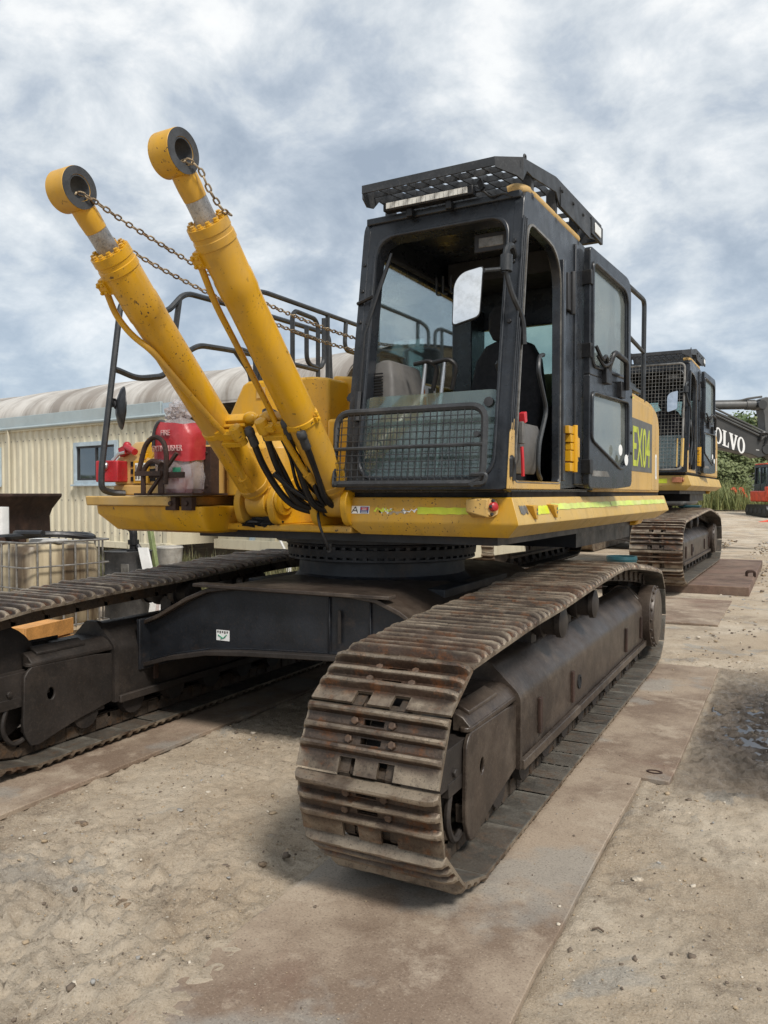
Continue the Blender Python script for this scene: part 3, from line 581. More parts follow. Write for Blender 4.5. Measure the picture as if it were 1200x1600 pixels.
def build_carbody(root, mat='carbody'):
    t = MB(); top = [(-1.19, .70), (-1.05, .755), (-.80, .885), (-.62, .955), (-.42, .985), (.45, .985), (.62, .965), (.78, .90), (1.0, .76), (1.19, .70)]
    bot = [(1.19, .44), (.95, .50), (.72, .59), (.45, .635), (.1, .62), (-.3, .60), (-.62, .575), (-.95, .51), (-1.19, .44)]
    for y0, y1 in ((-1.22, -.62), (.62, 1.22)): t.prism(top + bot, 'y', y0, y1)
    t.box(-.78, .78, -.62, .62, .60, .98)
    for x in (.28, .56): t.box(x, x + .012, -1.235, -1.2, .62, .98)
    for sg in (-1, 1): t.box(*sorted((sg * 1.165, sg * 1.195)), -1.32, -.55, .40, .745); t.box(*sorted((sg * 1.165, sg * 1.195)), .55, 1.32, .40, .745)
    cb = obj('carbody', t, mat, root, bev=.006)
    t = MB(); lo = []
    for x, z in top: lo.append((x, z))
    up = [(x, z + .028) for x, z in top]
    t.prism(lo + up[::-1], 'y', -1.28, 1.28); t.box(-.72, .72, -1.30, -1.2, .99, 1.012)
    obj('top_plate', t, 'frame', cb, bev=.004)
    t = MB(); b = bot[::-1]; t.prism([(x, z) for x, z in b] + [(x, z - .03) for x, z in b][::-1], 'y', -1.29, 1.29); obj('bottom_plate', t, 'frame_dark', cb, bev=.004)
    t = MB(); t.tube([(x, -1.224, z - .004) for x, z in top], .007, 5); t.tube([(x, -1.224, z + .004) for x, z in bot], .007, 5); t.tube([(.276, -1.224, .64), (.276, -1.224, .97)], .006, 5); obj('weld_bead', t, mat, cb)
    t = MB(); t.lathe((.36, -1.10, .636), (0, 0, 1), [(0, .075), (.02, .075), (.022, .05), (.022, .0)], 20); t.box(.35, .37, -1.24, -1.235, .7, .9); obj('tie_down_eye', t, 'frame_dark', cb)
    return cb
def build_ring(root):
    t = MB(); t.lathe((0, 0, 0), (0, 0, 1), [(.97, .70), (.99, .66), (1.03, .625), (1.125, .62), (1.13, .69), (1.135, .70), (1.15, .70)], 72, 0, False)
    t.lathe((0, 0, 0), (0, 0, 1), [(1.15, .66), (1.165, .66), (1.166, .705), (1.215, .71), (1.217, .66), (1.235, .66), (1.236, .715), (1.25, .72)], 72, 0, False)
    t.lathe((0, 0, 0), (0, 0, 1), [(1.25, .72), (1.255, .755), (1.262, .79), (1.345, .79), (1.345, .2)], 72, 0, False)
    for k in range(60):
        a = 2 * PI * k / 60; c, s_ = math.cos(a), math.sin(a)
        for r, z in ((.668, 1.1555), (.683, 1.226)): t.obox((r * c, r * s_, z), (c * .024, s_ * .024, 0), (-s_ * .013, c * .013, 0), (0, 0, .0095))
    return obj('slew_ring', t, 'carbody', root, smooth=30)

# ------------------------------------------------------------------ superstructure shared by both excavators
XA, YA, ZA = (1, 0, 0), (0, 1, 0), (0, 0, 1)
def sheet(pts, d):          # thin slab from an ordered planar outline, thickness vector d
    return MB().loft([pts, [V(p) + V(d) for p in pts]], True)
def build_deck(root, R, main):
    ym, ys = ('yellow_deck', 'yellow_side_lit') if main else ('yellow_side_lit', 'yellow_side_lit')
    def loop(z, x0, x1, y0, y1): return [(x0, y0, z), (x1, y0, z), (x1, y1, z), (x0, y1, z)]
    t = MB()
    L = [loop(1.578, .365, 1.425, -1.075, 3.44), loop(1.575, .362, 1.432, -1.08, 3.45), loop(1.44, .362, 1.478, -1.105, 3.46), loop(1.425, .365, 1.478, -1.103, 3.46), loop(1.352, .45, 1.40, -1.05, 3.15)]
    t.loft(L); n = 4
    t.mi = [0] * len(t.f)
    for k, f in enumerate(t.f):   # the cab side faces get a paler yellow with the sunlight painted in
        c = sum((V(t.v[i]) for i in f), V()) / len(f)
        if c.x > 1.38 and c.y > -.8: t.mi[k] = 1
    dk = obj('deck', t, [ym, ys], root, bev=.012, mat4=R)
    t = MB(); t.box(.40, 1.40, -1.06, -1.01, 1.575, 1.612); t.box(1.35, 1.40, -1.0, 3.3, 1.575, 1.612); t.box(.4, .45, -1, 3.3, 1.575, 1.612); obj('rubber_seal', t, 'void', dk)
    t = MB(); t.prism([(-.95, -.95), (1.3, -.95), (1.3, 2.9), (-1.3, 3.0), (-1.3, -.2)], 'z', 1.30, 1.352); t.box(-.9, 1.2, 1.0, 2.9, 1.17, 1.31); obj('frame_underside', t, 'carbody', root, mat4=R)
    return dk
def build_body(root, R, main):
    ys = 'yellow_faded_lit'
    t = MB(); prof = rpoly([(.66, 1.612), (3.255, 1.612), (3.255, 2.37), (2.85, 2.475), (.66, 2.51)], [.01, .02, .22, .5, .02], 6)
    t.prism(prof, 'x', .30, 1.415); b = obj('engine_cover', t, ys, root, bev=.03, mat4=R)
    t = MB(); pr = rpoly([(.72, 1.63), (2.84, 1.63), (2.84, 2.43), (.72, 2.47)], .02, 3); t.plate(pr, (1.409, 0, 0), YA, ZA, .014); pn = obj('side_door', t, ys, b, bev=.005)
    t = MB(); t.plate(rpoly([(2.865, 1.63), (3.22, 1.63), (3.22, 2.28), (3.1, 2.37), (2.865, 2.42)], [.02, .02, .12, .12, .02], 4), (1.409, 0, 0), YA, ZA, .012); obj('rear_corner_panel', t, ys, b, bev=.006)
    t = MB(); t.plate(rpoly(rect(3.02, 3.09, 1.74, 1.99), .03, 3), (1.421, 0, 0), YA, ZA, .003); obj('label_plate', t, 'label_white', b); t = MB(); t.box(1.4235, 1.425, 3.045, 3.062, 1.77, 1.96); obj('label_print', t, 'decal', b)
    t = MB(); t.box(-1.38, .29, 1.2, 3.2, 1.36, 2.35); obj('engine_hood', t, 'yellow_deck', root, bev=.05, mat4=R)
    t = MB(); cw = [V((1.40 * math.sin(a), 2.45 + .95 * max(0, math.cos(a)) ** .6, 0)) for a in np.linspace(-PI / 2, PI / 2, 17)]
    t.loft([[(p.x * .97, p.y, 1.30) for p in cw], [(p.x, p.y + .06, 1.42) for p in cw], [(p.x, p.y + .06, 2.28) for p in cw], [(p.x * .97, p.y - .02, 2.38) for p in cw]]); obj('counterweight', t, 'yellow_deck', root, bev=.02, mat4=R)
    # walkway rail, perforated guard and ledge above the engine cover
    t = MB(); t.tube(fil([(1.36, 1.45, 2.5), (1.36, 1.47, 3.40), (1.36, 1.62, 3.44), (1.40, 2.55, 3.42), (1.40, 2.52, 2.46)], .07), .022); t.tube([(1.40, 1.50, 3.0), (1.40, 2.535, 2.93)], .018); obj('handrail', t, 'rail', root, mat4=R)
    t = MB()
    for k in range(7):
        for j in range(4):
            z = 2.62 + j * .085
            t.box(1.28, 1.295, 1.66 + k * .1, 1.69 + k * .1, z, z + .085); t.box(1.28, 1.295, 1.69 + k * .1, 1.76 + k * .1, z, z + .025)
    t.box(1.1, 1.40, 1.6, 2.42, 2.53, 2.56); t.box(1.1, 1.36, 1.62, 2.40, 2.56, 2.61); obj('perforated_guard', t, 'rail', root, mat4=R)
    if main:
        t = MB(); t.plate(rpoly(rect(1.90, 2.835, 1.80, 2.27), .01, 2), (1.4235, 0, 0), YA, ZA, .0025); dc = obj('fleet_number_panel', t, 'decal', root, mat4=R)
        text('fleet_number', 'EX04', 'letter', dc, (1.4275, 1.955, 1.85), YA, ZA, .37, .69, .0012, bold=.004)
        t = MB(); t.box(1.404, 1.418, 1.72, 2.05, 2.415, 2.455); obj('tape_strip', t, 'hiviz', b)
    return b
def build_cab(root, R, main):
    fz = V((0, .27, 1.68)).normalized(); O = V((0, -1.15, 1.62)); fn = V((1, 0, 0)).cross(fz)
    t = MB()
    out = rpoly([(.375, 0), (1.425, 0), (1.425, 1.71), (.375, 1.71)], [.03, .03, .06, .17], 7); inn = rpoly([(.485, .075), (1.335, .075), (1.335, 1.575), (.485, 1.575)], [.13, .13, .13, .14], 7)
    t.ring(out, inn, O - fn * .10, XA, fz, .10)
    rim = rpoly([(.465, .055), (1.355, .055), (1.355, 1.595), (.465, 1.595)], [.14] * 4, 7); t.ring(rim, inn, O - fn * .002, XA, fz, .014)
    # right side panel with the door opening (plane x = 1.43)
    so = rpoly([(-1.15, 1.622), (.62, 1.622), (.62, 3.33), (-.88, 3.33)], [.02, .02, .10, .09], 6); si = rpoly([(-1.045, 1.665), (-.205, 1.665), (-.205, 3.13), (-.825, 3.15)], [.05, .05, .26, .10], 6)
    t.ring(so, si, (1.375, 0, 0), YA, ZA, .055)
    t.box(1.425, 1.452, -.20, -.145, 1.68, 3.10); t.box(1.425, 1.446, .10, .60, 1.66, 3.28)
    # left side with the big window, rear, floor and roof
    lo = rpoly([(-1.15, 1.622), (.62, 1.622), (.62, 3.33), (-.88, 3.33)], [.02, .02, .10, .12], 6); li = rpoly([(-.98, 2.12), (.47, 2.12), (.47, 3.08), (-.83, 3.10)], [.06] * 4, 6)
    t.ring(lo, li, (.38, 0, 0), YA, ZA, .045)
    t.ring(rpoly(rect(.40, 1.42, 1.622, 3.32), .03, 4), rpoly(rect(.50, 1.36, 2.25, 2.86), .05, 4), (0, .60, 0), XA, ZA, .05)
    t.box(.41, 1.40, -1.10, .58, 1.605, 1.66); t.box(.40, 1.41, -.90, .60, 3.275, 3.318)
    t.box(.42, 1.36, -.80, -.76, 3.18, 3.27); t.box(.44, .60, .3, .56, 2.2, 3.0)
    cab = obj('cab', t, 'black', root, bev=.008, mat4=R)
    # roof edge bar and yellow trims
    t = MB(); t.tube(fil([(1.33, -.872, 3.325), (1.37, -.87, 3.335), (1.40, -.80, 3.345), (1.405, .22, 3.345)], .09, 5), .032, 10); obj('roof_edge_bar', t, 'yellow_faded_lit', cab)
    t = MB(); t.box(1.428, 1.436, -1.06, -.205, 1.625, 1.672); t.box(1.3, 1.436, -1.0, -.22, 1.655, 1.672); obj('door_sill', t, 'yellow_faded_lit', cab, bev=.003)
    t = MB(); t.prism([(-1.16, 1.625), (-1.06, 1.625), (-1.045, 2.01), (-1.075, 2.01), (-1.115, 1.93)], 'x', 1.428, 1.437); obj('pillar_cover', t, 'yellow_faded_lit', cab, bev=.003)
    t = MB(); t.ring(rpoly([(-1.058, 1.66), (-.195, 1.66), (-.195, 3.142), (-.832, 3.162)], [.05, .05, .26, .10], 6), si, (1.43, 0, 0), YA, ZA, .008); obj('door_seal', t, 'galv', cab)
    t = MB()
    for k in range(3): t.tube([(1.436, -1.115 + .028 * k, 1.95), (1.436, -.915 + .028 * k, 3.16)], .006, 6)
    obj('pillar_rib', t, 'black', cab)
    t = MB()
    for v in (.95, 1.30, 1.36, 1.42): t.bolt(O + V((1.385, 0, 0)) + fz * v + fn * .0, fn, .014, .014)
    for v in (1.05, 1.25, 1.42): t.bolt(O + V((.405, 0, 0)) + fz * v, fn, .012, .012)
    obj('pillar_bolts', t, 'rubber', cab)
    # glazing
    t = MB(); t.plate(rpoly(rect(.47, 1.35, .06, .575), .06, 4), O - fn * .03, XA, fz, .006); pane = obj('lower_windscreen', t, 'glass_front', cab)
    t = MB(); t.lathe(O + V((1.285, 0, 0)) + fz * .50 - fn * .02, fn, [(0, .028), (.012, .028), (.014, .0)], 20); obj('glass_clamp', t, 'trim', pane)
    t = MB(); t.plate(rpoly([(-.99, 2.11), (.48, 2.11), (.48, 3.09), (-.84, 3.11)], .05, 3), (.40, 0, 0), YA, ZA, .005); obj('side_window', t, 'glass', cab)
    t = MB(); t.plate(rpoly(rect(.49, 1.37, 2.24, 2.87), .05, 3), (0, .62, 0), XA, ZA, .005); obj('rear_window', t, 'glass_front', cab)
    # wiper, lamp, hinges
    t = MB(); t.tube([O + V((.455, 0, 0)) + fz * .55 + fn * .02, O + V((.475, 0, 0)) + fz * .95 + fn * .05, O + V((.60, 0, 0)) + fz * 1.46 + fn * .02], .008, 6)
    t.tube([O + V((.47, 0, 0)) + fz * 1.02 + fn * .03, O + V((.585, 0, 0)) + fz * 1.42 + fn * .012], .012, 4); t.tube([O + V((.38, 0, 0)) + fz * 1.17 + fn * .01, O + V((.50, 0, 0)) + fz * 1.19 + fn * .04], .012, 6); t.tube([O + V((.45, 0, 0)) + fz * .42 + fn * .02, O + V((.45, 0, 0)) + fz * .6 + fn * .02], .02, 6); obj('wiper', t, 'rubber', cab)
    t = MB(); t.box(1.432, 1.452, -.10, .06, 2.80, 3.04); t.cyl((1.46, -.02, 2.78), (1.46, -.02, 3.06), .018, 10); obj('upper_hinge', t, 'trim', cab, bev=.004)
    t = MB()
    for z0, z1, a in ((1.745, 1.80, .0), (1.81, 1.88, .012), (1.885, 1.93, .02), (1.935, 1.985, .012), (1.99, 2.04, -.03)): t.box(1.436, 1.476, -.12 + a, .05 + a * 1.5, z0, z1)
    t.cyl((1.478, -.02, 1.74), (1.478, -.02, 2.05), .018, 10); t.box(1.47, 1.488, .02, .06, 1.84, 1.97)
    obj('lower_hinge', t, 'yellow', cab, bev=.003)
    # interior: seat, levers, console
    def S(name, mb, mat, **k): return obj(name, mb, mat, cab, **k)
    t = MB(); t.loft([rpoly_xy for rpoly_xy in ([(x, y, z) for x, y in rpoly(rect(.93 - w_, .93 + w_, .10 + dy, .26 + dy), .05, 4)] for z, w_, dy in ((2.02, .26, -.03), (2.3, .275, 0), (2.55, .235, .03), (2.66, .17, .05), (2.69, .10, .06)))]); t.loft([[(x, y, z) for x, y in rpoly(rect(.93 - w_, .93 + w_, .12 - d_, .22 + d_), .04, 4)] for z, w_, d_ in ((2.68, .05, -.02), (2.70, .10, 0), (2.76, .125, .015), (2.88, .125, .015), (2.93, .09, 0))]); t.loft([[(x, y, z) for x, y in rpoly(rect(.68, 1.18, -.42, .2), .06, 4)] for z in (1.94, 1.98, 2.05)]); t.box(.72, 1.14, -.35, .2, 1.66, 1.95); S('seat', t, 'seat', smooth=50)
    t = MB(); t.loft([[(x, y, z) for x, y in rpoly(rect(1.16 + dx, 1.37 - dx, -.86 + dx, -.38), .04, 4)] for z, dx in ((1.72, .04), (1.80, 0), (1.98, 0), (2.02, .02))]); S('right_console', t, 'console', smooth=50)
    t = MB(); t.lathe((1.27, -.70, 2.02), (-.15, -.05, 1), [(.02 * k, (.095 if k % 2 else .082) - .0075 * k) for k in range(9)] + [(.20, .016), (.30, .02), (.36, .028), (.38, .015)], 16); S('joystick', t, 'rubber', smooth=25)
    t = MB(); t.obox((1.395, -.80, 2.04), (.018, 0, 0), (0, .022, .006), (0, -.006, .03)); S('safety_lever', t, 'redflat', bev=.004); t = MB(); t.tube([(1.40, -.81, 1.70), (1.40, -.82, 1.80), (1.395, -.82, 1.87)], .011, 6); S('lever_strap', t, 'redflat')
    t = MB(); t.obox((1.395, -.82, 1.95), (.014, 0, 0), (0, .022, 0), (0, .005, .065)); S('lever_grip', t, 'console', bev=.006)
    t = MB(); t.tube(fil([(1.37, -.36, 2.47), (1.39, -.50, 2.44), (1.40, -.545, 2.34), (1.40, -.38, 2.12), (1.40, -.53, 1.90), (1.40, -.55, 1.73), (1.37, -.40, 1.69)], .06), .014); S('grab_handle', t, 'rail')
    t = MB(); t.loft([[(x, y, z) for x, y in rpoly(rect(.425 + d_, .62 - d_, -.95 + d_, -.5), .03, 3)] for z, d_ in ((1.70, 0), (2.10, 0), (2.30, .01), (2.41, .04), (2.43, .07))])
    for k in range(14): t.box(.47, .545, -.956 + (.03 if k > 8 else .0) * 0, -.945, 2.10 + k * .018, 2.108 + k * .018, 1)
    S('left_console', t, ['console', 'void'], smooth=50)
    for x in (.73, .86):
        t = MB(); t.tube([(x, -.84, 1.75), (x + .01, -.83, 2.1), (x + .03, -.79, 2.40)], .012, 8); lv = S('travel_lever', t, 'silver'); h = MB(); h.tube(fil([(x - .05, -.79, 2.405), (x + .06, -.79, 2.42), (x + .10, -.77, 2.38), (x + .06, -.75, 2.24)], .03), .014); obj('lever_handle', h, 'rubber', lv)
    t = MB(); t.box(.455, .46, -.58, -.02, 2.14, 2.36); lp = S('warning_label', t, 'label_white')
    for k, m_ in enumerate(('hiviz', 'redflat', 'orange', 'decal')):
        t = MB(); t.box(.4605, .4625, -.56 + .135 * k, -.45 + .135 * k, 2.16 + .02 * k, 2.22 + .03 * k); t.box(.4605, .4625, -.55 + .135 * k, -.47 + .135 * k, 2.29, 2.30 + .015 * k); obj('label_print', t, m_, lp)
    t = MB(); t.box(1.06, 1.28, -.74, -.72, 3.05, 3.16); t.box(1.09, 1.25, -.745, -.735, 3.075, 3.135, 1); S('inner_mirror', t, ['trim', 'galv'], bev=.01)
    t = MB()
    for x in (.55, .60, .66): t.tube(fil([(x, -.2, 3.1), (x, -.2, 2.98), (x + .04, -.22, 2.97)], .03), .008, 6)
    t.tube([(.44, -.80, 3.13), (.46, .45, 3.12)], .02, 6); t.box(.5, 1.3, .1, .5, 3.12, 3.27); S('roof_lining', t, 'trim')
    t = MB(); t.box(.47, .475, .30, .5, 2.16, 2.9); S('speaker_panel', t, 'trim')
    # right mirror on its bent arm
    t = MB(); p0 = O + V((1.39, 0, 0)) + fz * 1.33
    t.tube(fil([p0, p0 + fn * .10 + V((.02, 0, .02)), p0 + fn * .155 + V((.01, 0, -.02)), p0 + fn * .165 + V((.0, 0, -.16))], .05), .018); t.cyl(p0 + fn * .155 + V((.01, 0, -.06)), p0 + fn * .16 + V((.01, 0, -.15)), .034, 12)
    t.tube(fil([p0 + fn * .16 + V((.01, 0, -.15)), p0 + fn * .13 + V((.03, 0, -.26)), p0 + fn * .02 + V((.06, 0, -.36)), p0 + fn * .005 + V((.06, 0, -.5))], .06), .016)
    t.tube([p0 + fn * .15 + V((.0, 0, -.13)), (1.315, -1.20, 2.80)], .012)
    ma = S('mirror_arm', t, 'rail')
    mc = V((1.228, -1.215, 2.678)); mu = V((.95, .30, .06)).normalized(); mw = V((.14, .20, .97)); mw = (mw - mu * mw.dot(mu)).normalized(); mn = mu.cross(mw)
    sh = rpoly([(-.098, -.172), (.058, -.132), (.092, .158), (-.03, .135), (-.078, .075)], [.025, .03, .02, .05, .06], 4)
    t = MB(); A = [mc + mu * p[0] + mw * p[1] for p in sh]; B = [mc + mu * p[0] * .9 + mw * p[1] * .9 - mn * .05 for p in sh]; t.loft([A, B]); mb_ = S('mirror_housing', t, 'rubber', bev=.004)
    t = MB(); t.plate([(p[0] * .93, p[1] * .95) for p in sh], mc, mu, mw, .003); obj('mirror_glass', t, 'mirror', mb_)
    # roof guard with its lattice
    t = MB(); sp = [(-1.095, 3.44), (-.36, 3.565), (.75, 3.59), (.75, 3.47), (.42, 3.405), (-.28, 3.41), (-.36, 3.47), (-.80, 3.41), (-.90, 3.41), (-.97, 3.345), (-1.045, 3.33), (-1.095, 3.365)]
    sr = [(max(y, -.955), z + (.024 if y < -1.05 else 0)) for y, z in sp]
    t.prism(sr, 'x', 1.438, 1.448); t.prism(sp, 'x', .485, .495)
    t.loft([[(.485, -1.10, 3.395), (.485, -1.10, 3.443), (1.335, -1.10, 3.443), (1.335, -1.10, 3.395)], [(.485, -1.09, 3.395), (.485, -1.06, 3.45), (1.335, -1.06, 3.45), (1.335, -1.09, 3.395)]])
    t.loft([[(1.335, -1.10, 3.385), (1.335, -1.10, 3.443), (1.448, -.957, 3.468), (1.448, -.957, 3.335), (1.42, -.99, 3.36)], [(1.332, -1.085, 3.385), (1.332, -1.085, 3.443), (1.44, -.945, 3.468), (1.44, -.945, 3.335), (1.41, -.978, 3.36)]])
    t.prism([(-.28, 3.405), (.42, 3.40), (.42, 3.53), (-.28, 3.53)], 'x', 1.449, 1.455); t.box(.495, 1.438, .70, .75, 3.46, 3.585)
    for y in (-.27, -.02, .22): t.bolt((1.455, y, 3.505 - .0), (1, 0, 0), .013, .012)
    t.tube(fil([(1.44, -.93, 3.47), (1.44, -.93, 3.495), (1.44, -.90, 3.495), (1.44, -.90, 3.475)], .02), .006, 6)
    gd = obj('roof_guard', t, 'guard', cab, bev=.003)
    for y in (-.97, -.78, -.58, -.40, -.2, .05, .3, .5):
        zc_ = np.interp(y, [-1.09, -.36, .75], [3.43, 3.56, 3.585]); t = MB(); t.box(.495, 1.437, y - .004, y + .004, zc_ - .042, zc_ - .008); obj('cross_bar', t, 'guard', gd)
    for k in range(9):
        x = .59 + k * .094; t = MB(); t.prism([(-1.08, 3.402), (-1.08, 3.435), (-.36, 3.555), (.7, 3.575), (.7, 3.53), (-.36, 3.508)], 'x', x - .005, x + .005); obj('lattice_bar', t, 'guard', gd)
    for x, y in ((.52, -.80), (1.40, -.75), (.52, .2), (1.40, .2), (1.40, -.3)):
        t = MB(); t.box(x - .03, x + .03, y - .02, y + .02, 3.30, 3.50); obj('guard_bracket', t, 'guard', gd)
    t = MB(); t.box(1.44, 1.462, .44, .74, 3.44, 3.56); t.box(1.4625, 1.47, .50, .66, 3.465, 3.535, 1); obj('side_lamp', t, ['guard', 'led'], gd, bev=.004)
    if main:
        t = MB(); t.box(.555, 1.145, -.965, -.905, 3.318, 3.372)
        for x in (.72, .98): t.box(x - .02, x + .02, -.94, -.88, 3.27, 3.32)
        lb = obj('light_bar', t, 'rubber', cab, bev=.005)
        for k in range(18):
            t = MB(); t.box(.580 + k * .0298, .6065 + k * .0298, -.9715, -.964, 3.329, 3.363); obj('lamp_lens', t, 'led', lb)
        t = MB(); t.tube(cat([(1.15, -.93, 3.34), (1.20, -.94, 3.33), (1.24, -.92, 3.30), (1.31, -.90, 3.31), (1.36, -.90, 3.28)], 5), .007, 6); t.obox((1.19, -.945, 3.365), (.012, 0, .01), (0, .012, 0), (-.01, 0, .025)); obj('lamp_cable', t, 'rubber', lb)
    # the door, swung right back along the body
    D0 = V((1.458, .25, 1.635)); du = V((.085, .94, 0)).normalized(); dn = du.cross(V(ZA))
    t = MB(); t.ring(rpoly([(0, .785), (.90, .785), (.90, 1.62), (0, 1.665)], [.01, .01, .12, .04], 5), rpoly([(.055, .86), (.80, .86), (.80, 1.50), (.055, 1.555)], [.05, .06, .12, .04], 5), D0, du, ZA, .045)
    t.ring(rpoly([(.60, 0), (.945, .02), (.945, .785), (0, .785), (0, .0)], [.01, .05, .03, .01, .04], 5), rpoly([(.68, .155), (.83, .25), (.82, .66), (.055, .66), (.055, .34)], [.06, .05, .04, .04, .03], 5), D0, du, ZA, .045)
    for inn_, r_ in (([(.055, .86), (.80, .86), (.80, 1.50), (.055, 1.555)], [.05, .06, .12, .04]), ([(.68, .155), (.83, .25), (.82, .66), (.055, .66), (.055, .34)], [.06, .05, .04, .04, .03])):
        c = V((sum(p[0] for p in inn_) / len(inn_), sum(p[1] for p in inn_) / len(inn_))); big = [(c + (V(p) - c) * 1.0 + (V(p) - c).normalized() * .035)[:] for p in inn_]
        t.ring(rpoly(big, [a + .03 for a in r_], 5), rpoly(inn_, r_, 5), D0 + dn * .045, du, ZA, .014)
    door = obj('cab_door', t, 'black', root, bev=.007, mat4=R)
    t = MB(); t.plate(rect(.04, .82, .845, 1.55), D0 + dn * .02, du, ZA, .005); obj('upper_pane', t, 'glass_door', door)
    t = MB(); t.plate(rpoly([(.68, .14), (.845, .24), (.835, .675), (.04, .675), (.04, .33)], .02, 3), D0 + dn * .02, du, ZA, .005); obj('lower_pane', t, 'glass_door', door)
    def dp(u, v, n=.05): return D0 + du * u + V(ZA) * v + dn * n
    t = MB(); t.tube(fil([dp(.30, .80), dp(.34, .98, .10), dp(.62, .95, .10), dp(.66, .74, .09)], .05), .022); t.obox(dp(.30, .83, .06), du * .06, dn * .02, V((0, 0, .08))); t.obox(dp(.62, .74, .06), du * .05, dn * .02, V((0, 0, .06))); obj('door_handle', t, 'rubber', door, bev=.004)
    t = MB(); t.tube(cat([dp(.05, .98, .07), dp(.12, .90, .09), dp(.2, .93, .09), dp(.27, .86, .08)], 5), .014, 6); t.tube(cat([dp(.08, .92, .07), dp(.16, .86, .09), dp(.3, .9, .09)], 5), .012, 6); obj('latch_rod', t, 'rubber', door)
    for u, v in ((.61, .26), (.75, .19)):
        t = MB(); t.lathe(dp(u, v + .03, .061), dn, [(0, .042), (.002, .042), (.002, 0)], 20); obj('round_sticker', t, 'label_white', door)
    t = MB(); t.plate([(.05, .085), (.42, .085), (.36, .125), (.05, .125)], D0 + dn * .0455, du, ZA, .002); obj('strip_sticker', t, 'galv', door)
    for v in (.35, .55, .9): t = MB(); t.bolt(dp(.92, v * .8, .046), dn, .012, .006); obj('door_bolt', t, 'rubber', door)
    for v in (.15, .95, 1.45): t = MB(); t.obox(dp(.02, v, .02), du * .03, dn * .035, V((0, 0, .05))); obj('door_hinge', t, 'rubber', door, bev=.004)
    return cab
def wire_guard(parent, x0, x1, z0, z1, y, px_, pz_, tilt=0., r=.0035, rt=.021, mat='guard'):
    t = MB(); yy = lambda z: y + tilt * (z - z0)
    t.tube(fil([(x0, yy(z0), z0), (x1, yy(z0), z0), (x1, yy(z1), z1), (x0, yy(z1), z1), (x0, yy(z0), z0)], .09, 6)[:-1], rt, 8, True)
    f = obj('guard_frame', t, mat, parent); t = MB()
    for k in range(1, int((x1 - x0) / px_)): x = x0 + k * px_; t.tube([(x, yy(z0) - .01, z0), (x, yy(z1) - .01, z1)], r, 4)
    for k in range(1, int((z1 - z0) / pz_)): z = z0 + k * pz_; t.tube([(x0, yy(z) - .013, z), (x1, yy(z) - .013, z)], r, 4)
    obj('wire_mesh', t, mat, f, smooth=60); return f

# ------------------------------------------------------------------ the near excavator
SHOES = [shoe_mesh(.60, k) for k in range(4)]
EX = thing('excavator', 'large yellow tracked excavator with its boom removed and two bare cylinders raised, nearest', 'excavator', (-2.77, 5.3, 0))
R1 = Matrix.Rotation(math.radians(-2.01), 4, 'Z')
build_track(EX, 1.37, SHOES, .6, .30); build_track(EX, -1.37, SHOES, .6, .55)
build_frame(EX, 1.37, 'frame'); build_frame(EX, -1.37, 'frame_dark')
CB = build_carbody(EX); build_ring(EX)
t = MB(); t.box(-.585, -.480, -1.2235, -1.2205, .640, .708); st = obj('paper_sticker', t, 'label_white', CB)
t = MB()
for k in range(5): t.box(-.578 + k * .019, -.566 + k * .019, -1.2245, -1.2238, .690 - (k % 2) * .004, .703)
obj('sticker_print', t, 'decal', st)
t = MB()
for a, b in (((-.57, .675), (-.53, .655)), ((-.53, .655), (-.50, .68)), ((-.55, .65), (-.51, .665))): t.tube([(a[0], -1.224, a[1]), (b[0], -1.224, b[1])], .004, 4)
obj('sticker_print', t, 'green_bin', st)
DK = build_deck(EX, R1, True); BODY = build_body(EX, R1, True); CAB = build_cab(EX, R1, True)
wire_guard(CAB, .385, 1.33, 1.655, 2.075, -1.255, .0415, .0415, .10)
t = MB(); t.tube([(.385, -1.25, 1.86), (1.33, -1.25, 1.865)], .011, 6)
for x, z in ((.41, 1.66), (1.28, 1.65)): t.cyl((x, -1.28, z), (x, -1.16, z), .014, 8)
t.cyl((1.30, -1.27, 1.92), (1.30, -1.22, 1.92), .016, 8); t.tube(fil([(1.27, -1.27, 1.70), (1.36, -1.27, 1.705), (1.35, -1.27, 1.655), (1.26, -1.27, 1.65)], .02), .012, 6); obj('guard_crossbar', t, 'guard', CAB)
# reflective tape, stickers, warning lamp box and grab hooks on the deck skirt
def skirt(x0, x1, z0, z1, name, mat, par, rag=0., n=12, seed=0, off=.002):
    r = random.Random(seed); lo, up = [], []
    for k in range(n + 1):
        x = x0 + (x1 - x0) * k / n; za, zb = z0 + r.uniform(0, rag) * (z1 - z0), z1 - r.uniform(0, rag) * (z1 - z0)
        for q, z in ((lo, za), (up, zb)): q.append((x, -1.08 - (1.575 - z) * .185 - off, z))
    t = MB(); t.loft([lo + up[::-1], [(x, y - .0012, z) for x, y, z in lo + up[::-1]]]); return obj(name, t, mat, par)
tp = skirt(.86, 1.225, 1.478, 1.522, 'tape_strip', 'hiviz', DK, .12, 14, 4); skirt(.565, .70, 1.487, 1.522, 'tape_strip', 'hiviz', DK, .75, 16, 8)
skirt(.60, .69, 1.475, 1.515, 'torn_tape_backing', 'label_white', DK, .8, 12, 5, .0005); skirt(.755, .885, 1.480, 1.522, 'torn_tape_backing', 'label_white', DK, .75, 12, 6, .0008); skirt(.66, .80, 1.474, 1.50, 'torn_tape_backing', 'wood', DK, .6, 10, 9, .0004)
lg = skirt(.400, .535, 1.478, 1.524, 'maker_sticker', 'label_white', DK)
skirt(.472, .530, 1.482, 1.520, 'sticker_print', 'blue', lg, off=.0042); skirt(.478, .526, 1.500, 1.516, 'sticker_print', 'redflat', lg, off=.0055)
def yz(z): return -1.08 - (1.575 - z) * .185 - .0035
t = MB()
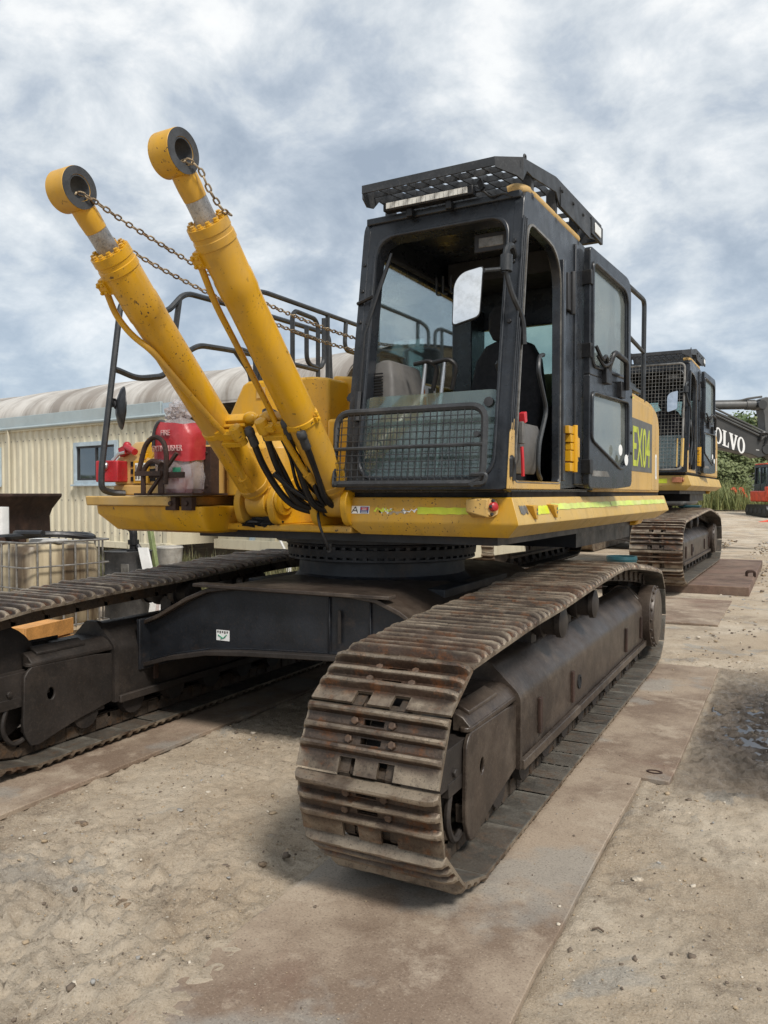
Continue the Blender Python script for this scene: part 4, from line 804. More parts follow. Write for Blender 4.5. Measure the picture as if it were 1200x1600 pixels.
for a, b in (((.412, 1.483), (.437, 1.519)), ((.437, 1.519), (.456, 1.483)), ((.424, 1.496), (.450, 1.496))): t.tube([(a[0], yz(a[1]), a[1]), (b[0], yz(b[1]), b[1])], .0035, 4)
obj('sticker_print', t, 'decal', lg)
t = MB()
for z in (1.486, 1.494): t.tube([(.48, yz(z) - .003, z), (.522, yz(z) - .003, z)], .0018, 4)
for z in (1.504, 1.512): t.tube([(.486, yz(z) - .004, z), (.518, yz(z) - .004, z)], .0018, 4)
obj('sticker_print', t, 'label_white', lg)
t = MB(); t.loft([[(1.20, -1.075, 1.575), (1.325, -1.075, 1.575), (1.325, -1.075, 1.46), (1.20, -1.075, 1.455)], [(1.205, -1.19, 1.565), (1.325, -1.17, 1.572), (1.325, -1.17, 1.468), (1.205, -1.19, 1.50)]])
wb = obj('warning_lamp_box', t, 'yellow_faded_lit', DK, bev=.006)
t = MB(); t.lathe((1.327, -1.125, 1.52), (.9, -.45, .1), [(0, .05), (.012, .05), (.014, .02)], 8, 1); t.lathe((1.335, -1.13, 1.525), (.9, -.45, .1), [(0, .026), (.028, .024), (.036, .012)], 14)
obj('red_lamp', t, ['red', 'yellow_faded_lit'], wb)
t = MB()
for a in range(5): t.bolt((1.338 + .0 * a, -1.125 + .036 * math.cos(a * 1.26 + .4), 1.52 + .04 * math.sin(a * 1.26 + .4)), (.9, -.45, .1), .009, .012)
obj('lamp_bolts', t, 'trim', wb)
def side(y0, y1, z0, z1, name, mat, par, rag=.0, seed=1, n=14, off=.003):
    r = random.Random(seed); lo, up = [], []
    for k in range(n + 1):
        y = y0 + (y1 - y0) * k / n
        for q, z in ((lo, z0 + r.uniform(0, rag) * (z1 - z0)), (up, z1 - r.uniform(0, rag) * (z1 - z0))): q.append((1.432 + (1.575 - z) * .34 + off, y, z))
    t = MB(); t.loft([lo + up[::-1], [(x + .0012, y, z) for x, y, z in lo + up[::-1]]]); return obj(name, t, mat, par)
side(-.78, -.52, 1.475, 1.53, 'tape_strip', 'hiviz', DK, .1, 3); side(-.44, 1.05, 1.495, 1.54, 'tape_strip', 'hiviz_faded', DK, .15, 4, 30); side(1.07, 3.38, 1.498, 1.543, 'tape_strip', 'hiviz_faded', DK, .12, 5, 40)
side(-1.02, -.90, 1.48, 1.535, 'worn_sticker', 'galv', DK, .25, 7)
for y in (-.80, -.42):
    t = MB(); t.loft([[(1.44, y - .10, 1.535), (1.49, y - .09, 1.53), (1.49, y, 1.53), (1.44, y, 1.535)], [(1.47, y - .03, 1.455), (1.49, y - .03, 1.45), (1.49, y - .005, 1.45), (1.47, y, 1.455)]]); hk = obj('step_hook', t, 'yellow', DK, bev=.004)
    t = MB()
    for z in (1.478, 1.50): t.box(1.4905, 1.492, y - .03, y - .012, z, z + .014)
    obj('hook_mark', t, 'decal', hk)
t = MB(); t.tube(fil([(1.437, -1.12, 1.69), (1.437, -1.12, 1.79), (1.437, -1.10, 1.80), (1.44, -1.07, 1.75), (1.44, -1.08, 1.67)], .03), .014); obj('door_hook', t, 'rubber', CAB)

# boom foot, cylinders
t = MB(); t.prism([(-.98, -1.05), (.40, -1.09), (.40, .3), (-.98, .3)], 'z', 1.355, 1.40); t.box(-.55, .40, -.75, -.1, 1.40, 1.60); obj('revolving_frame', t, 'yellow_deck', EX, bev=.01, mat4=R1)
for x0, x1, nm in ((-.46, -.41, 0), (-.19, -.14, 0), (.14, .19, 1), (.41, .365, 1)):
    t = MB(); t.prism(rpoly([(-1.13, 1.40), (-1.18, 1.55), (-1.10, 1.67), (-.98, 1.67), (-.55, 1.95), (-.2, 2.0), (-.2, 1.40)], .06, 4), 'x', min(x0, x1), max(x0, x1)); obj('boom_bracket', t, 'yellow_deck', EX, bev=.006, mat4=R1)
t = MB(); t.tube([(-.5, -1.06, 1.555), (-.1, -1.06, 1.555)], .055, 16); t.tube([(.1, -1.06, 1.555), (.36, -1.06, 1.555)], .055, 16)
for x in (-.135,): t.lathe((x, -1.06, 1.555), (1, 0, 0), [(0, .095), (.02, .095), (.022, .07), (.03, .06), (.03, .0)], 24)
obj('foot_pin', t, 'yellow_deck', EX, mat4=R1)
t = MB(); t.ball((-.36, -1.03, 1.41), .09, 16, 10, 0, (1.5, .9, .3), .9, 4); t.ball((-.25, -1.06, 1.42), .08, 16, 10, 0, (1.2, .5, .4), .9, 4); obj('grease_dirt', t, 'void', EX, mat4=R1)
def cylinder(F, T, sgn):
    F, T = V(F), V(T); ax = (F - T).normalized(); X = V((1, 0, 0)); N = ax.cross(X).normalized()   # N points up and back, -N down and forward
    if N.z < 0: N = -N
    L = (F - T).length; at = lambda d, x=0, n=0: T + ax * d + X * x + N * n
    t = MB(); rb = .1
    t.lathe(T, ax, [(.33, .06), (.33, .107), (.375, .108), (.378, .104), (.40, .104), (.403, .108), (.44, .108), (.443, .103), (.60, .100), (.615, .1035), (.70, .1035), (.715, .100), (.80, .098), (L - .19, .098), (L - .12, .096), (L - .09, .06)], 40)
    b = obj('boom_cylinder', t, 'yellow', EX, smooth=28, mat4=R1)
    t = MB(); t.lathe(T, ax, [(.10, .055), (.345, .055)], 24); obj('piston_rod', t, 'rod', b)
    oc = [(math.cos(a) * .103, math.sin(a) * .103) for a in np.linspace(0, 2 * PI, 41)[:-1]]; ic = [(p[0] * .59, p[1] * .59) for p in oc]
    t = MB(); t.ring(oc, ic, T - X * .058, N, ax.cross(X) * 0 + ax, .0)if False else None
    W2 = ax if (N.cross(ax)).x > 0 else -ax; t = MB(); t.ring(oc, ic, T - X * .06, N, W2, .12)
    t.lathe(T, ax, [(.085, .059), (.12, .060), (.16, .060), (.215, .0565)], 24); obj('rod_eye', t, 'yellow', b, bev=.004)
    t = MB(); t.ring([(p[0] * .985, p[1] * .985) for p in oc], [(p[0] * 1.04, p[1] * 1.04) for p in ic], T + X * .0602, N, W2, .002); t.ring([(p[0] * 1.01, p[1] * 1.01) for p in ic], [(p[0] * .90, p[1] * .90) for p in ic], T - X * .058, N, W2, .117); obj('eye_bushing', t, 'greyeye', b)
    t = MB()
    for k in range(12): a = k * PI / 6 + .2; t.lathe(at(.335) + (X * math.cos(a) + N * math.sin(a)) * .085, -ax, [(-.002, .0155), (.012, .0155), (.014, .012), (.024, .012)], 8)
    obj('gland_bolts', t, 'yellow', b, smooth=30)
    foot = MB(); oc2 = [(p[0] * 1.0, p[1] * 1.0) for p in oc]; foot.ring(oc2, ic, F - X * .075, N, W2, .15); foot.lathe(F, -ax, [(.07, .07), (.14, .10), (.17, .1025)], 28); obj('foot_eye', foot, 'yellow_deck', b, bev=.004)
    # port, long pipe, clamp band with manifold block
    p = at(.475, -.075, -.085); t = MB(); t.obox(p, X * .028, ax * .034, N * .028); t.obox(at(.475, -.045, -.06), X * .045, ax * .045, N * .04)
    for a in (-1, 1):
        for c in (-1, 1): t.bolt(p + ax * a * .02 - N * .028 + X * c * .016, -N, .009, .012)
    po = obj('port_block', t, 'yellow', b, bev=.005)
    t = MB(); t.tube(fil([at(.49, -.085, -.085), at(.64, -.125, -.09), at(.76, -.075, -.115), at(.86, .01, -.124), at(1.0, .035, -.122), at(1.40, .09, -.09), at(1.52, .12, -.08)] if sgn > 0 else [at(.49, -.085, -.085), at(.72, -.115, -.085), at(.90, -.135, -.06), at(1.42, -.135, -.055), at(1.52, -.13, -.07)], .10, 5), .0175, 10); obj('oil_pipe', t, 'yellow', b)
    t = MB(); t.lathe(T, ax, [(1.50, .098), (1.502, .1045), (1.535, .1045), (1.537, .098)], 36, 0, False)
    for s2 in (-1, 1):
        t.obox(at(1.518, -sgn * .10, s2 * .012), X * .018, ax * .018, N * .008)
        t.bolt(at(1.50 + .02 * s2, -sgn * .115, 0), X * -sgn, .012, .014)
    c0 = at(1.515, sgn * .13, -.075); t.obox(c0, X * .085, ax * .030, N * .018); t.obox(at(1.56, sgn * .15, -.09), X * .07, ax * .016, N * .03)
    t.lathe(at(1.50, sgn * .215, -.085), ax, [(-.055, .014), (-.05, .036), (.0, .042), (.03, .042), (.032, .03), (.075, .03)], 16)
    t.obox(at(1.50, sgn * .18, -.1), X * .05, ax * .02, N * .014); obj('pipe_clamp', t, 'yellow_deck', b, bev=.004)
    t = MB(); t.tube(fil([at(1.55, sgn * .09, -.105), at(1.80, sgn * .075, -.10), at(1.92, sgn * .05, -.10)], .06), .019, 10); t.tube([at(1.84, sgn * .06, -.10), at(1.97, sgn * .05, -.07)], .03, 10); obj('lower_pipe', t, 'yellow', b)
    return b, at
CYL_R, atR = cylinder((.30, -1.05, 1.555), (.30, -2.47, 3.165), -1)
CYL_L, atL = cylinder((-.30, -1.05, 1.545), (-.30, -2.55, 3.085), 1)
# hoses from the manifold down to the swivel
HS = [((-.025, -1.52, 1.945), (-.045, -1.36, 1.75), (.02, -1.22, 1.555), (.14, -1.10, 1.485), (.36, -.95, 1.47)), ((.075, -1.52, 1.975), (.05, -1.36, 1.755), (.09, -1.23, 1.56), (.19, -1.10, 1.50), (.38, -.92, 1.49)),
      ((.235, -1.52, 1.98), (.20, -1.36, 1.76), (.20, -1.22, 1.55), (.25, -1.10, 1.495), (.40, -.95, 1.50)), ((.335, -1.50, 1.915), (.31, -1.34, 1.745), (.29, -1.20, 1.57), (.32, -1.08, 1.51), (.42, -.95, 1.50)),
      ((.13, -1.46, 1.96), (.14, -1.36, 1.82), (.13, -1.25, 1.63), (.20, -1.12, 1.52), (.38, -.95, 1.52)), ((.10, -1.42, 1.98), (.18, -1.30, 1.80), (.17, -1.18, 1.63), (.24, -1.04, 1.56), (.38, -.9, 1.56)),
      ((.02, -1.44, 1.95), (.06, -1.32, 1.74), (.10, -1.20, 1.56), (.18, -1.08, 1.50), (.36, -.93, 1.50)), ((.28, -1.44, 1.95), (.26, -1.32, 1.74), (.25, -1.19, 1.56), (.28, -1.06, 1.53), (.40, -.93, 1.53)), ((.05, -1.40, 1.72), (.12, -1.30, 1.62), (.2, -1.2, 1.55), (.28, -1.06, 1.50), (.4, -.95, 1.48))]
for i, h in enumerate(HS):
    t = MB(); t.tube(cat(h, 8), .021 if i < 4 else .011 if i < 6 else .016, 10); hh = obj('hydraulic_hose', t, 'rubber', EX, mat4=R1)
    if i < 4:
        d = (V(h[1]) - V(h[0])).normalized(); t = MB(); t.lathe(V(h[0]) - d * .05, d, [(0, .02), (.015, .03), (.045, .03), (.05, .026), (.12, .028), (.125, .024)], 12); obj('hose_ferrule', t, 'greyeye', hh)
t = MB()
for x0, x1 in ((-.30, -.03), (.30, .10)):
    d = 1 if x1 > x0 else -1; t.obox(((x0 + x1) / 2, -1.50, 2.035), (abs(x1 - x0) / 2, 0, 0), (0, .022, -.02), (0, .02, .022)); t.ball((x1, -1.515, 2.045), .042, 14, 9, 0, (1.15, 1, .9)); t.bolt((x1 + d * .03, -1.515, 2.045), (d, 0, -.3), .024, .03)
    t.obox(((x0 + x1) / 2, -1.515, 1.995), (abs(x1 - x0) / 2.4, 0, 0), (0, .03, -.01), (0, .003, .010))
obj('pipe_manifold', t, 'yellow_deck', EX, bev=.005, mat4=R1)
t = MB(); t.ball((.03, -1.42, 2.06), .045, 12, 8, 0, (1.2, 1, 1), .7, 4); t.tube(cat([(.02, -1.43, 2.03), (.09, -1.46, 2.01), (.13, -1.48, 1.985), (.2, -1.47, 1.99)], 5), .02, 8); obj('hose_joint', t, 'rubber', EX, mat4=R1)
t = MB(); t.tube(cat([(.18, -1.13, 1.50), (.22, -1.16, 1.40), (.25, -1.14, 1.30), (.25, -1.10, 1.24)], 6), .009, 8); t.cyl((.25, -1.10, 1.235), (.25, -1.10, 1.29), .015, 8); obj('drain_hose', t, 'rubber', EX, mat4=R1)
t = MB(); t.tube([(.18, -.95, 1.56), (.36, -.55, 2.1)], .012, 6); t.tube([(.05, -.8, 1.6), (.33, -.5, 2.05)], .02, 6); t.tube(cat([(.34, -1.0, 2.2), (.36, -.92, 2.17), (.37, -.86, 2.07), (.36, -.8, 1.9)], 5), .03, 8); obj('hose_bundle', t, 'rubber', EX, mat4=R1)

# left front: bumper box, upper tool box, step plate
t = MB()
def lp(z, x0, x1, y0, y1, c=.05): return [(x, y, z) for x, y in rpoly(rect(x0, x1, y0, y1), c, 4)]
t.loft([lp(1.335, -1.42, -.62, -1.18, 1.1), lp(1.35, -1.46, -.60, -1.26, 1.1), lp(1.46, -1.56, -.57, -1.345, 1.1), lp(1.515, -1.565, -.57, -1.35, 1.1)])
t.loft([lp(1.37, -.62, -.28, -1.02, 0, .15), lp(1.585, -.62, -.28, -1.03, 0, .15)])
BX = obj('left_deck', t, 'yellow_deck', EX, bev=.01, mat4=R1)
t = MB(); t.loft([lp(1.517, -1.60, -.80, -1.40, 1.1, .03), lp(1.582, -1.60, -.80, -1.41, 1.1, .03)]); obj('step_plate', t, 'yellow_faded_lit', BX, bev=.008)
for x in (-.80, -.66): t = MB(); t.box(x - .05, x + .04, -1.385, -1.34, 1.49, 1.575); t.bolt((x, -1.385, 1.535), (0, -1, 0), .016, .015); obj('step_bracket', t, 'rust', BX, bev=.004)
t = MB(); t.loft([lp(1.587, -.68, -.14, -1.06, .2, .16), lp(1.90, -.68, -.14, -1.06, .2, .16), lp(1.99, -.66, -.17, -.98, .2, .16), lp(2.02, -.62, -.22, -.88, .2, .14)]); obj('tool_box', t, 'yellow_deck', EX, bev=.006, mat4=R1)
t = MB(); t.box(-1.52, -1.0, -1.22, -1.16, 1.585, 1.66); t.loft([[(-1.53, -1.20, 1.66), (-.98, -1.20, 1.66), (-.98, -1.12, 1.66), (-1.53, -1.12, 1.66)], [(-1.51, -1.20, 1.84), (-.98, -1.20, 1.84), (-.98, -1.12, 1.84), (-1.51, -1.12, 1.84)], [(-1.40, -1.12, 1.97), (-.98, -1.12, 1.97), (-.98, -1.04, 1.97), (-1.40, -1.04, 1.97)]]); t.box(-1.5, -.7, -1.1, 1.1, 1.585, 1.93)
PN = obj('isolator_panel', t, 'yellow_faded_lit', EX, bev=.012, mat4=R1)
t = MB()
for z in (1.685, 1.738, 1.79): t.box(-1.36, -1.125, -1.206, -1.19, z, z + .034)
obj('panel_opening', t, 'void', PN)
t = MB(); t.box(-1.315, -1.175, -1.222, -1.20, 1.672, 1.83); t.box(-1.295, -1.195, -1.2265, -1.222, 1.69, 1.812, 1)
for k in range(4): t.box(-1.29 + k * .026, -1.275 + k * .026, -1.229, -1.2265, 1.70, 1.80, 2)
obj('work_lamp', t, ['yellow', 'led', 'galv'], PN, bev=.004)
t = MB(); t.obox((-1.475, -1.27, 1.755), V((.088, .02, 0)), V((-.012, .06, 0)), V((0, 0, .075))); rbx = obj('battery_switch_box', t, 'red', PN, bev=.008)
t = MB(); t.lathe((-1.48, -1.33, 1.79), (.0, -1, .2), [(0, .036), (.012, .036), (.02, .028), (.022, 0)], 16); t.tube([(-1.47, -1.27, 1.83), (-1.44, -1.24, 1.88), (-1.40, -1.22, 1.89)], .012, 6); obj('switch_knob', t, 'silver', rbx)
t = MB(); t.tube([(-1.40, -1.20, 1.93), (-1.29, -1.23, 1.89)], .024, 10); t.ball((-1.41, -1.19, 1.94), .03, 10, 7); t.obox((-1.43, -1.2, 1.90), (.03, 0, .01), (0, .02, 0), (-.01, 0, .03)); obj('isolator_lever', t, 'red', PN)
t = MB(); t.obox((-1.19, -1.17, 1.90), V((.05, -.01, -.045)), V((.01, .02, 0)), V((.03, 0, .045))); t.obox((-1.14, -1.16, 1.91), (.018, 0, -.02), (0, .03, 0), (.05, 0, .055)); t.obox((-1.24, -1.19, 1.86), (.03, 0, 0), (0, .02, 0), (.0, 0, .02)); obj('lock_bracket', t, 'yellow', PN, bev=.004)
# central hood and engine covers behind the cylinders
t = MB(); A = [(-1.06, -.5, 1.96), (-.15, -.5, 1.96), (-.15, -.5, 2.42), (-.30, -.5, 2.44), (-.88, -.5, 2.445), (-.93, -.5, 2.42), (-1.06, -.5, 2.20)]
t.loft([A, [(x + .02, y + 1.7, z) for x, y, z in A]]); HD = obj('tank_hood', t, 'yellow_deck', EX, bev=.02, mat4=R1)
t = MB(); t.box(-.79, -.71, -.508, -.503, 2.31, 2.39); t.box(-.78, -.72, -.514, -.506, 2.365, 2.38); obj('hood_latch', t, 'yellow_faded_lit', HD)
t = MB(); t.loft([[(-.32, -.25, 1.9), (.36, -.25, 1.9), (.36, -.25, 2.40), (-.05, -.25, 2.45), (-.28, -.25, 2.475)], [(-.32, 1.2, 1.9), (.36, 1.2, 1.9), (.36, 1.2, 2.45), (-.05, 1.2, 2.50), (-.28, 1.2, 2.5)]]); t.box(.0, .37, -.75, -.2, 1.6, 2.1); obj('pump_cover', t, 'yellow_deck', EX, bev=.02, mat4=R1)
t = MB(); t.lathe((.06, .55, 2.45), (0, 0, 1), [(0, .12), (.16, .12), (.17, .15), (.29, .155), (.31, .14), (.31, .05)], 24); obj('exhaust_stack', t, 'trim', EX, mat4=R1)
# handrails
RL = [[(-1.40, -1.22, 1.60), (-1.45, -1.30, 1.605), (-1.45, -1.385, 1.63), (-1.45, -1.385, 1.76), (-1.45, -1.205, 2.93), (-1.45, -1.14, 3.0), (-1.45, -.76, 2.965), (-1.45, -.56, 3.165), (-1.45, .0, 3.18), (-1.42, .5, 3.18), (-1.40, 1.4, 3.18), (-1.40, 1.45, 2.4)],
      [(-1.45, -1.262, 2.475), (-1.45, -1.22, 2.47), (-1.45, -1.05, 2.435), (-1.45, -.80, 2.485), (-1.45, -.72, 2.56), (-1.45, -.62, 3.1)],
      [(-.9, -1.16, 2.5), (-.9, -1.12, 2.57), (-.9, -1.0, 2.635), (-.9, -.74, 2.65), (-.9, -.42, 2.66), (-.9, -.38, 2.62), (-.9, -.38, 2.44)], [(-.9, -.62, 2.655), (-.9, -.45, 2.52), (-.9, -.43, 2.44)], [(-.9, -.60, 2.68), (-.9, -.36, 2.665), (-.9, -.32, 2.62), (-.9, -.32, 2.44)],
      [(-.9, -.34, 2.44), (-.9, -.34, 3.155), (-.9, -.25, 3.165), (-.9, 1.2, 3.165), (-.9, 1.25, 3.11), (-.9, 1.23, 2.9), (-.9, .93, 2.9), (-.9, .90, 2.96), (-.9, .92, 3.15)],
      [(-.9, .10, 2.45), (-.9, .10, 3.06), (-.9, .14, 3.10), (-.9, .42, 3.09), (-.9, .47, 3.04), (-.9, .47, 2.45)], [(-.9, .10, 2.66), (-.9, .45, 2.66)], [(-.9, .12, 2.93), (-.9, .47, 2.92)], [(-.9, .62, 3.16), (-.9, .62, 2.45)], [(-.9, .30, 3.0), (-.9, .30, 2.69), (-.9, .5, 2.68), (-.9, .56, 2.74), (-.9, .56, 3.12)],
      [(-.9, 1.45, 3.32), (-.9, 1.5, 3.44), (-.9, 2.45, 3.44), (-.9, 2.62, 3.40), (-.9, 2.62, 3.14), (-.9, 2.5, 3.09), (-.9, 2.38, 3.12)], [(-.9, 2.36, 3.44), (-.9, 2.36, 2.4)], [(-.9, 1.5, 3.42), (-.9, 1.5, 2.4)], [(-.9, 2.9, 3.12), (-.9, 2.78, 3.16), (-.9, 2.78, 3.40), (-.9, 2.92, 3.46), (-.9, 3.6, 3.46)], [(-.9, 2.96, 3.46), (-.9, 2.96, 2.4)], [(-.9, 1.55, 3.0), (-.9, 1.9, 3.02), (-.9, 2.05, 2.9), (-.9, 2.05, 2.4)],
      [(-.6, 3.1, 3.17), (-.25, 3.1, 3.17), (.0, 3.1, 3.17)], [(-.6, 3.15, 3.1), (-.62, 3.1, 2.9), (-.5, 3.1, 2.86)], [(-.35, 3.1, 3.16), (-.35, 3.1, 2.4)]]
for k, r_ in enumerate(RL):
    t = MB(); t.tube(fil(r_, .09, 5), .0225 if k < 2 else .02, 8); hr = obj('handrail', t, 'rail', EX, mat4=R1)
    if k == 0: HR0 = hr
t = MB(); c = V((-1.395, -1.245, 2.20)); n_ = V((.57, .82, -.04)).normalized(); t.lathe(c, n_, [(-.045, .02), (-.04, .06), (-.015, .135), (0, .152), (.006, .152), (.006, .14)], 32, 0); t.cyl(c - n_ * .04, (-1.45, -1.265, 2.24), .016, 8); t.box(-1.485, -1.45, -1.30, -1.25, 2.21, 2.27)
mh = obj('round_mirror', t, 'rubber', HR0); t = MB(); t.lathe(c, n_, [(.004, .142), (.012, .12), (.022, .07), (.026, .0)], 32); obj('mirror_glass', t, 'mirror', mh, smooth=60)
# extinguisher bracket and looped step
t = MB(); t.box(-1.10, -.58, -1.42, -1.08, 1.588, 1.602); t.box(-.678, -.618, -1.205, -1.195, 1.602, 1.91); t.tube([(-.70, -1.43, 1.86), (-.95, -1.43, 1.60)], .014, 4); t.box(-.95, -.64, -1.432, -1.422, 1.70, 1.738); t.box(-.87, -.82, -1.43, -1.42, 1.60, 1.80); t.box(-.63, -.62, -1.195, -1.12, 1.6, 1.91)
for x, z in ((-.65, 1.87), (-.65, 1.65)): t.bolt((x, -1.205, z), (0, -1, 0), .010, .008)
obj('extinguisher_bracket', t, 'rust', EX, bev=.002, mat4=R1)
t = MB(); t.tube(fil([(-1.04, -1.44, 1.72), (-.97, -1.44, 1.92), (-.89, -1.44, 1.975), (-.81, -1.44, 1.945), (-.78, -1.44, 1.86), (-.79, -1.44, 1.66)], .07, 5), .0165, 8); t.tube(fil([(-.99, -1.44, 1.60), (-.99, -1.44, 1.76), (-.91, -1.44, 1.82), (-.83, -1.44, 1.79)], .05, 5), .0165, 8); t.box(-1.05, -.82, -1.46, -1.40, 1.715, 1.745); obj('step_loop', t, 'rust', EX, mat4=R1)

# things carried by the excavator: the bagged extinguisher and three chains
def from_sup(p): return EX.matrix_basis @ (R1 @ V(p))
EXM = Matrix.Translation((-2.77, 5.3, 0)) @ R1
FE = thing('fire_extinguisher', 'red fire extinguisher wrapped in clear plastic under a printed red cover, on a bracket', 'fire extinguisher'); FE.matrix_world = EXM @ Matrix.Translation((-.825, -1.27, 1.604)) @ Matrix.Diagonal((.86, .95, 1, 1))
t = MB(); t.lathe((0, 0, 0), ZA, [(0, .06), (.0, .085), (.02, .095), (.34, .095), (.39, .07), (.41, .03), (.45, .028)], 24); obj('cylinder', t, 'red', FE, smooth=50)
t = MB(); lo = []
for j in range(22):
    z = j / 21 * .545; wv = np.interp(z, [0, .03, .40, .46, .50, .545], [.155, .185, .192, .13, .06, .055]); dv_ = np.interp(z, [0, .03, .40, .46, .5, .545], [.10, .115, .118, .10, .05, .05]); lo.append([])
    for k in range(48):
        a = 2 * PI * k / 48; q = V((math.cos(a), math.sin(a), z * 4)); s_ = 1 + .11 * mnoise.noise(q * 2.1 + V((3, 1, 0))) + .06 * mnoise.noise(q * 6); e_ = .6
        lo[-1].append((wv * s_ * math.copysign(abs(math.cos(a)) ** e_, math.cos(a)), dv_ * s_ * math.copysign(abs(math.sin(a)) ** e_, math.sin(a)), z))
t.loft(lo, True); obj('plastic_bag', t, 'bag', FE, smooth=25)
t = MB(); t.ball((.03, -.02, .545), .07, 18, 12, 0, (1, .9, .8), .7, 2.6); t.ball((-.02, -.03, .52), .06, 16, 10, 0, (1.3, .9, .7), .7, 2.6); obj('bag_knot', t, 'bag', FE, smooth=25)
t = MB(); rows = []
for j in range(11):
    z = .215 + j * .0245; wv = np.interp(z, [0, .03, .40, .46, .50, .545], [.155, .185, .192, .15, .09, .055]); dv_ = np.interp(z, [0, .03, .40, .46, .5, .545], [.10, .115, .118, .105, .07, .05]); rows.append([])
    for k in range(37):
        a = -PI - .35 + (PI + .7) * k / 36; s_ = 1.05 + .035 * mnoise.noise(V((math.cos(a), math.sin(a), z * 4)) * 2.1 + V((3, 1, 0))) + .012 * mnoise.noise(V((a * 3, z * 22, 0))); rows[-1].append((wv * s_ * math.copysign(abs(math.cos(a)) ** .55, math.cos(a)), dv_ * s_ * math.copysign(abs(math.sin(a)) ** .55, math.sin(a)), z + .012 * math.sin(a * 2)))
vs = [p for r_ in rows for p in r_]; fs = [(j * 37 + k, j * 37 + k + 1, (j + 1) * 37 + k + 1, (j + 1) * 37 + k) for j in range(10) for k in range(36)]
t.add(vs + [(x * .985, y * .985, z) for x, y, z in vs], fs + [tuple(i + len(vs) for i in f) for f in fs]); rc = obj('red_cover', t, 'bagred', FE, smooth=50)
text('cover_lettering', 'FIRE', 'faded_print', rc, (-.06, -.131, .375), XA, ZA, .038, 1.0, .0035); text('cover_lettering', 'EXTINGUISHER', 'faded_print', rc, (-.150, -.131, .272), XA, ZA, .040, .82, .0035)
t = MB(); t.box(.06, .14, -.131, -.127, .115, .165); obj('green_tag', t, 'green_bin', FE)
t = MB(); t.tube(cat([(-.03, -.05, .44), (-.10, -.10, .47), (-.14, -.12, .40), (-.15, -.12, .30)], 6), .014, 8); obj('hose', t, 'trim', FE)
def link_mesh(ln, wd, r):
    t = MB(); a, b = (ln - wd) / 2, wd / 2 - r; P = []
    for k in range(6): q = -PI / 2 + PI * k / 5; P.append((a + b * math.cos(q), b * math.sin(q), 0))
    for k in range(6): q = PI / 2 + PI * k / 5; P.append((-a + b * math.cos(q), b * math.sin(q), 0))
    t.tube(P, r, 6, True); return t.mesh('chain_link', 'chain', 60)
LINK = link_mesh(.046, .030, .0048)
def chain(pts, label):
    P = cat([EXM @ V(p) for p in pts], 14); c = thing('lifting_chain', label, 'chain', P[0], group='chains through the cylinder eyes'); cum = [0]
    for a, b in zip(P, P[1:]): cum.append(cum[-1] + (b - a).length)
    d, k, i = 0., 0, 0
    while d < cum[-1] - .02:
        while cum[k + 1] < d: k += 1
        p = P[k].lerp(P[k + 1], (d - cum[k]) / max(1e-6, cum[k + 1] - cum[k])); tt = (P[k + 1] - P[k]).normalized(); u = tt.cross(V((0, 0, 1))).normalized(); u = Matrix.Rotation((.8 if i % 2 else -.77) + random.uniform(-.2, .2), 3, tt) @ u
        m = Matrix((tt, u, tt.cross(u))).transposed().to_4x4(); m.translation = p - P[0]; put('chain_link', LINK, c, mat4=m); d += .0355; i += 1
chain([(-.36, -2.53, 3.05), (-.30, -2.545, 3.035), (-.235, -2.53, 3.055), (-.20, -2.2, 2.965), (-.15, -1.4, 2.81), (-.10, -.6, 2.74), (-.05, .0, 2.735), (.04, .50, 2.78)], 'upper brown steel chain from the left cylinder eye back to the dark exhaust')
chain([(-.36, -2.50, 3.04), (-.40, -2.42, 3.00), (-.36, -2.30, 2.95), (-.30, -1.9, 2.84), (-.22, -1.2, 2.72), (-.15, -.5, 2.66), (-.05, .0, 2.65), (.0, .40, 2.68)], 'lower brown steel chain sagging behind the rod of the left cylinder')
chain([(.24, -2.46, 3.115), (.30, -2.465, 3.112), (.365, -2.455, 3.125), (.392, -2.40, 3.10), (.40, -2.34, 3.02), (.40, -2.25, 2.96), (.39, -2.17, 2.96)], 'short brown chain hanging from the eye of the right cylinder onto its bolted gland')

# ------------------------------------------------------------------ the second excavator behind, on a thick mat
t = MB(); t.box(-3.4, -.62, 13.62, 19.3, -.02, .128); MT = obj('heavy_mat', t, 'mat_timber', bev=.012, label='thick rust brown mat under the near track of the excavator behind', cat_='ground mat')
t = MB()
for x, y in ((-.68, 15.4), (-.70, 15.52)): t.tube(fil([(x - .06, y, .12), (x - .06, y, .21), (x + .07, y, .22), (x + .07, y, .12)], .04), .018, 6)
obj('lifting_loop', t, 'rust', MT)
EX2 = thing('excavator', 'second yellow excavator behind the near one, with a wire mesh screen over its cab front', 'excavator', (-3.40, 15.85, .128), math.radians(-.9), scale=1.1)
SH2 = [shoe_mesh(.72, 11), shoe_mesh(.72, 12)]; I4 = Matrix.Translation((.10, 0, -.04)) @ Matrix.Scale(1.055, 4)
build_track(EX2, 1.40, SH2, .72, .3); build_track(EX2, -1.37, SH2, .72, .8); build_frame(EX2, 1.40, 'frame'); build_frame(EX2, -1.37, 'frame'); build_carbody(EX2, 'frame_dark'); build_ring(EX2)
DK2 = build_deck(EX2, I4, False); build_body(EX2, I4, False); CAB2 = build_cab(EX2, I4, False)
wire_guard(CAB2, .36, 1.37, 1.66, 3.26, -1.27, .05, .055, .16, .0030, .017, 'galv')
t = MB(); t.tube([(1.37, -1.26, 1.70), (1.37, -1.19, 2.12)], .024, 6); t.tube([(1.30, -1.27, 1.70), (1.30, -1.20, 2.12)], .012, 6); obj('yellow_post', t, 'yellow_side_lit', CAB2)
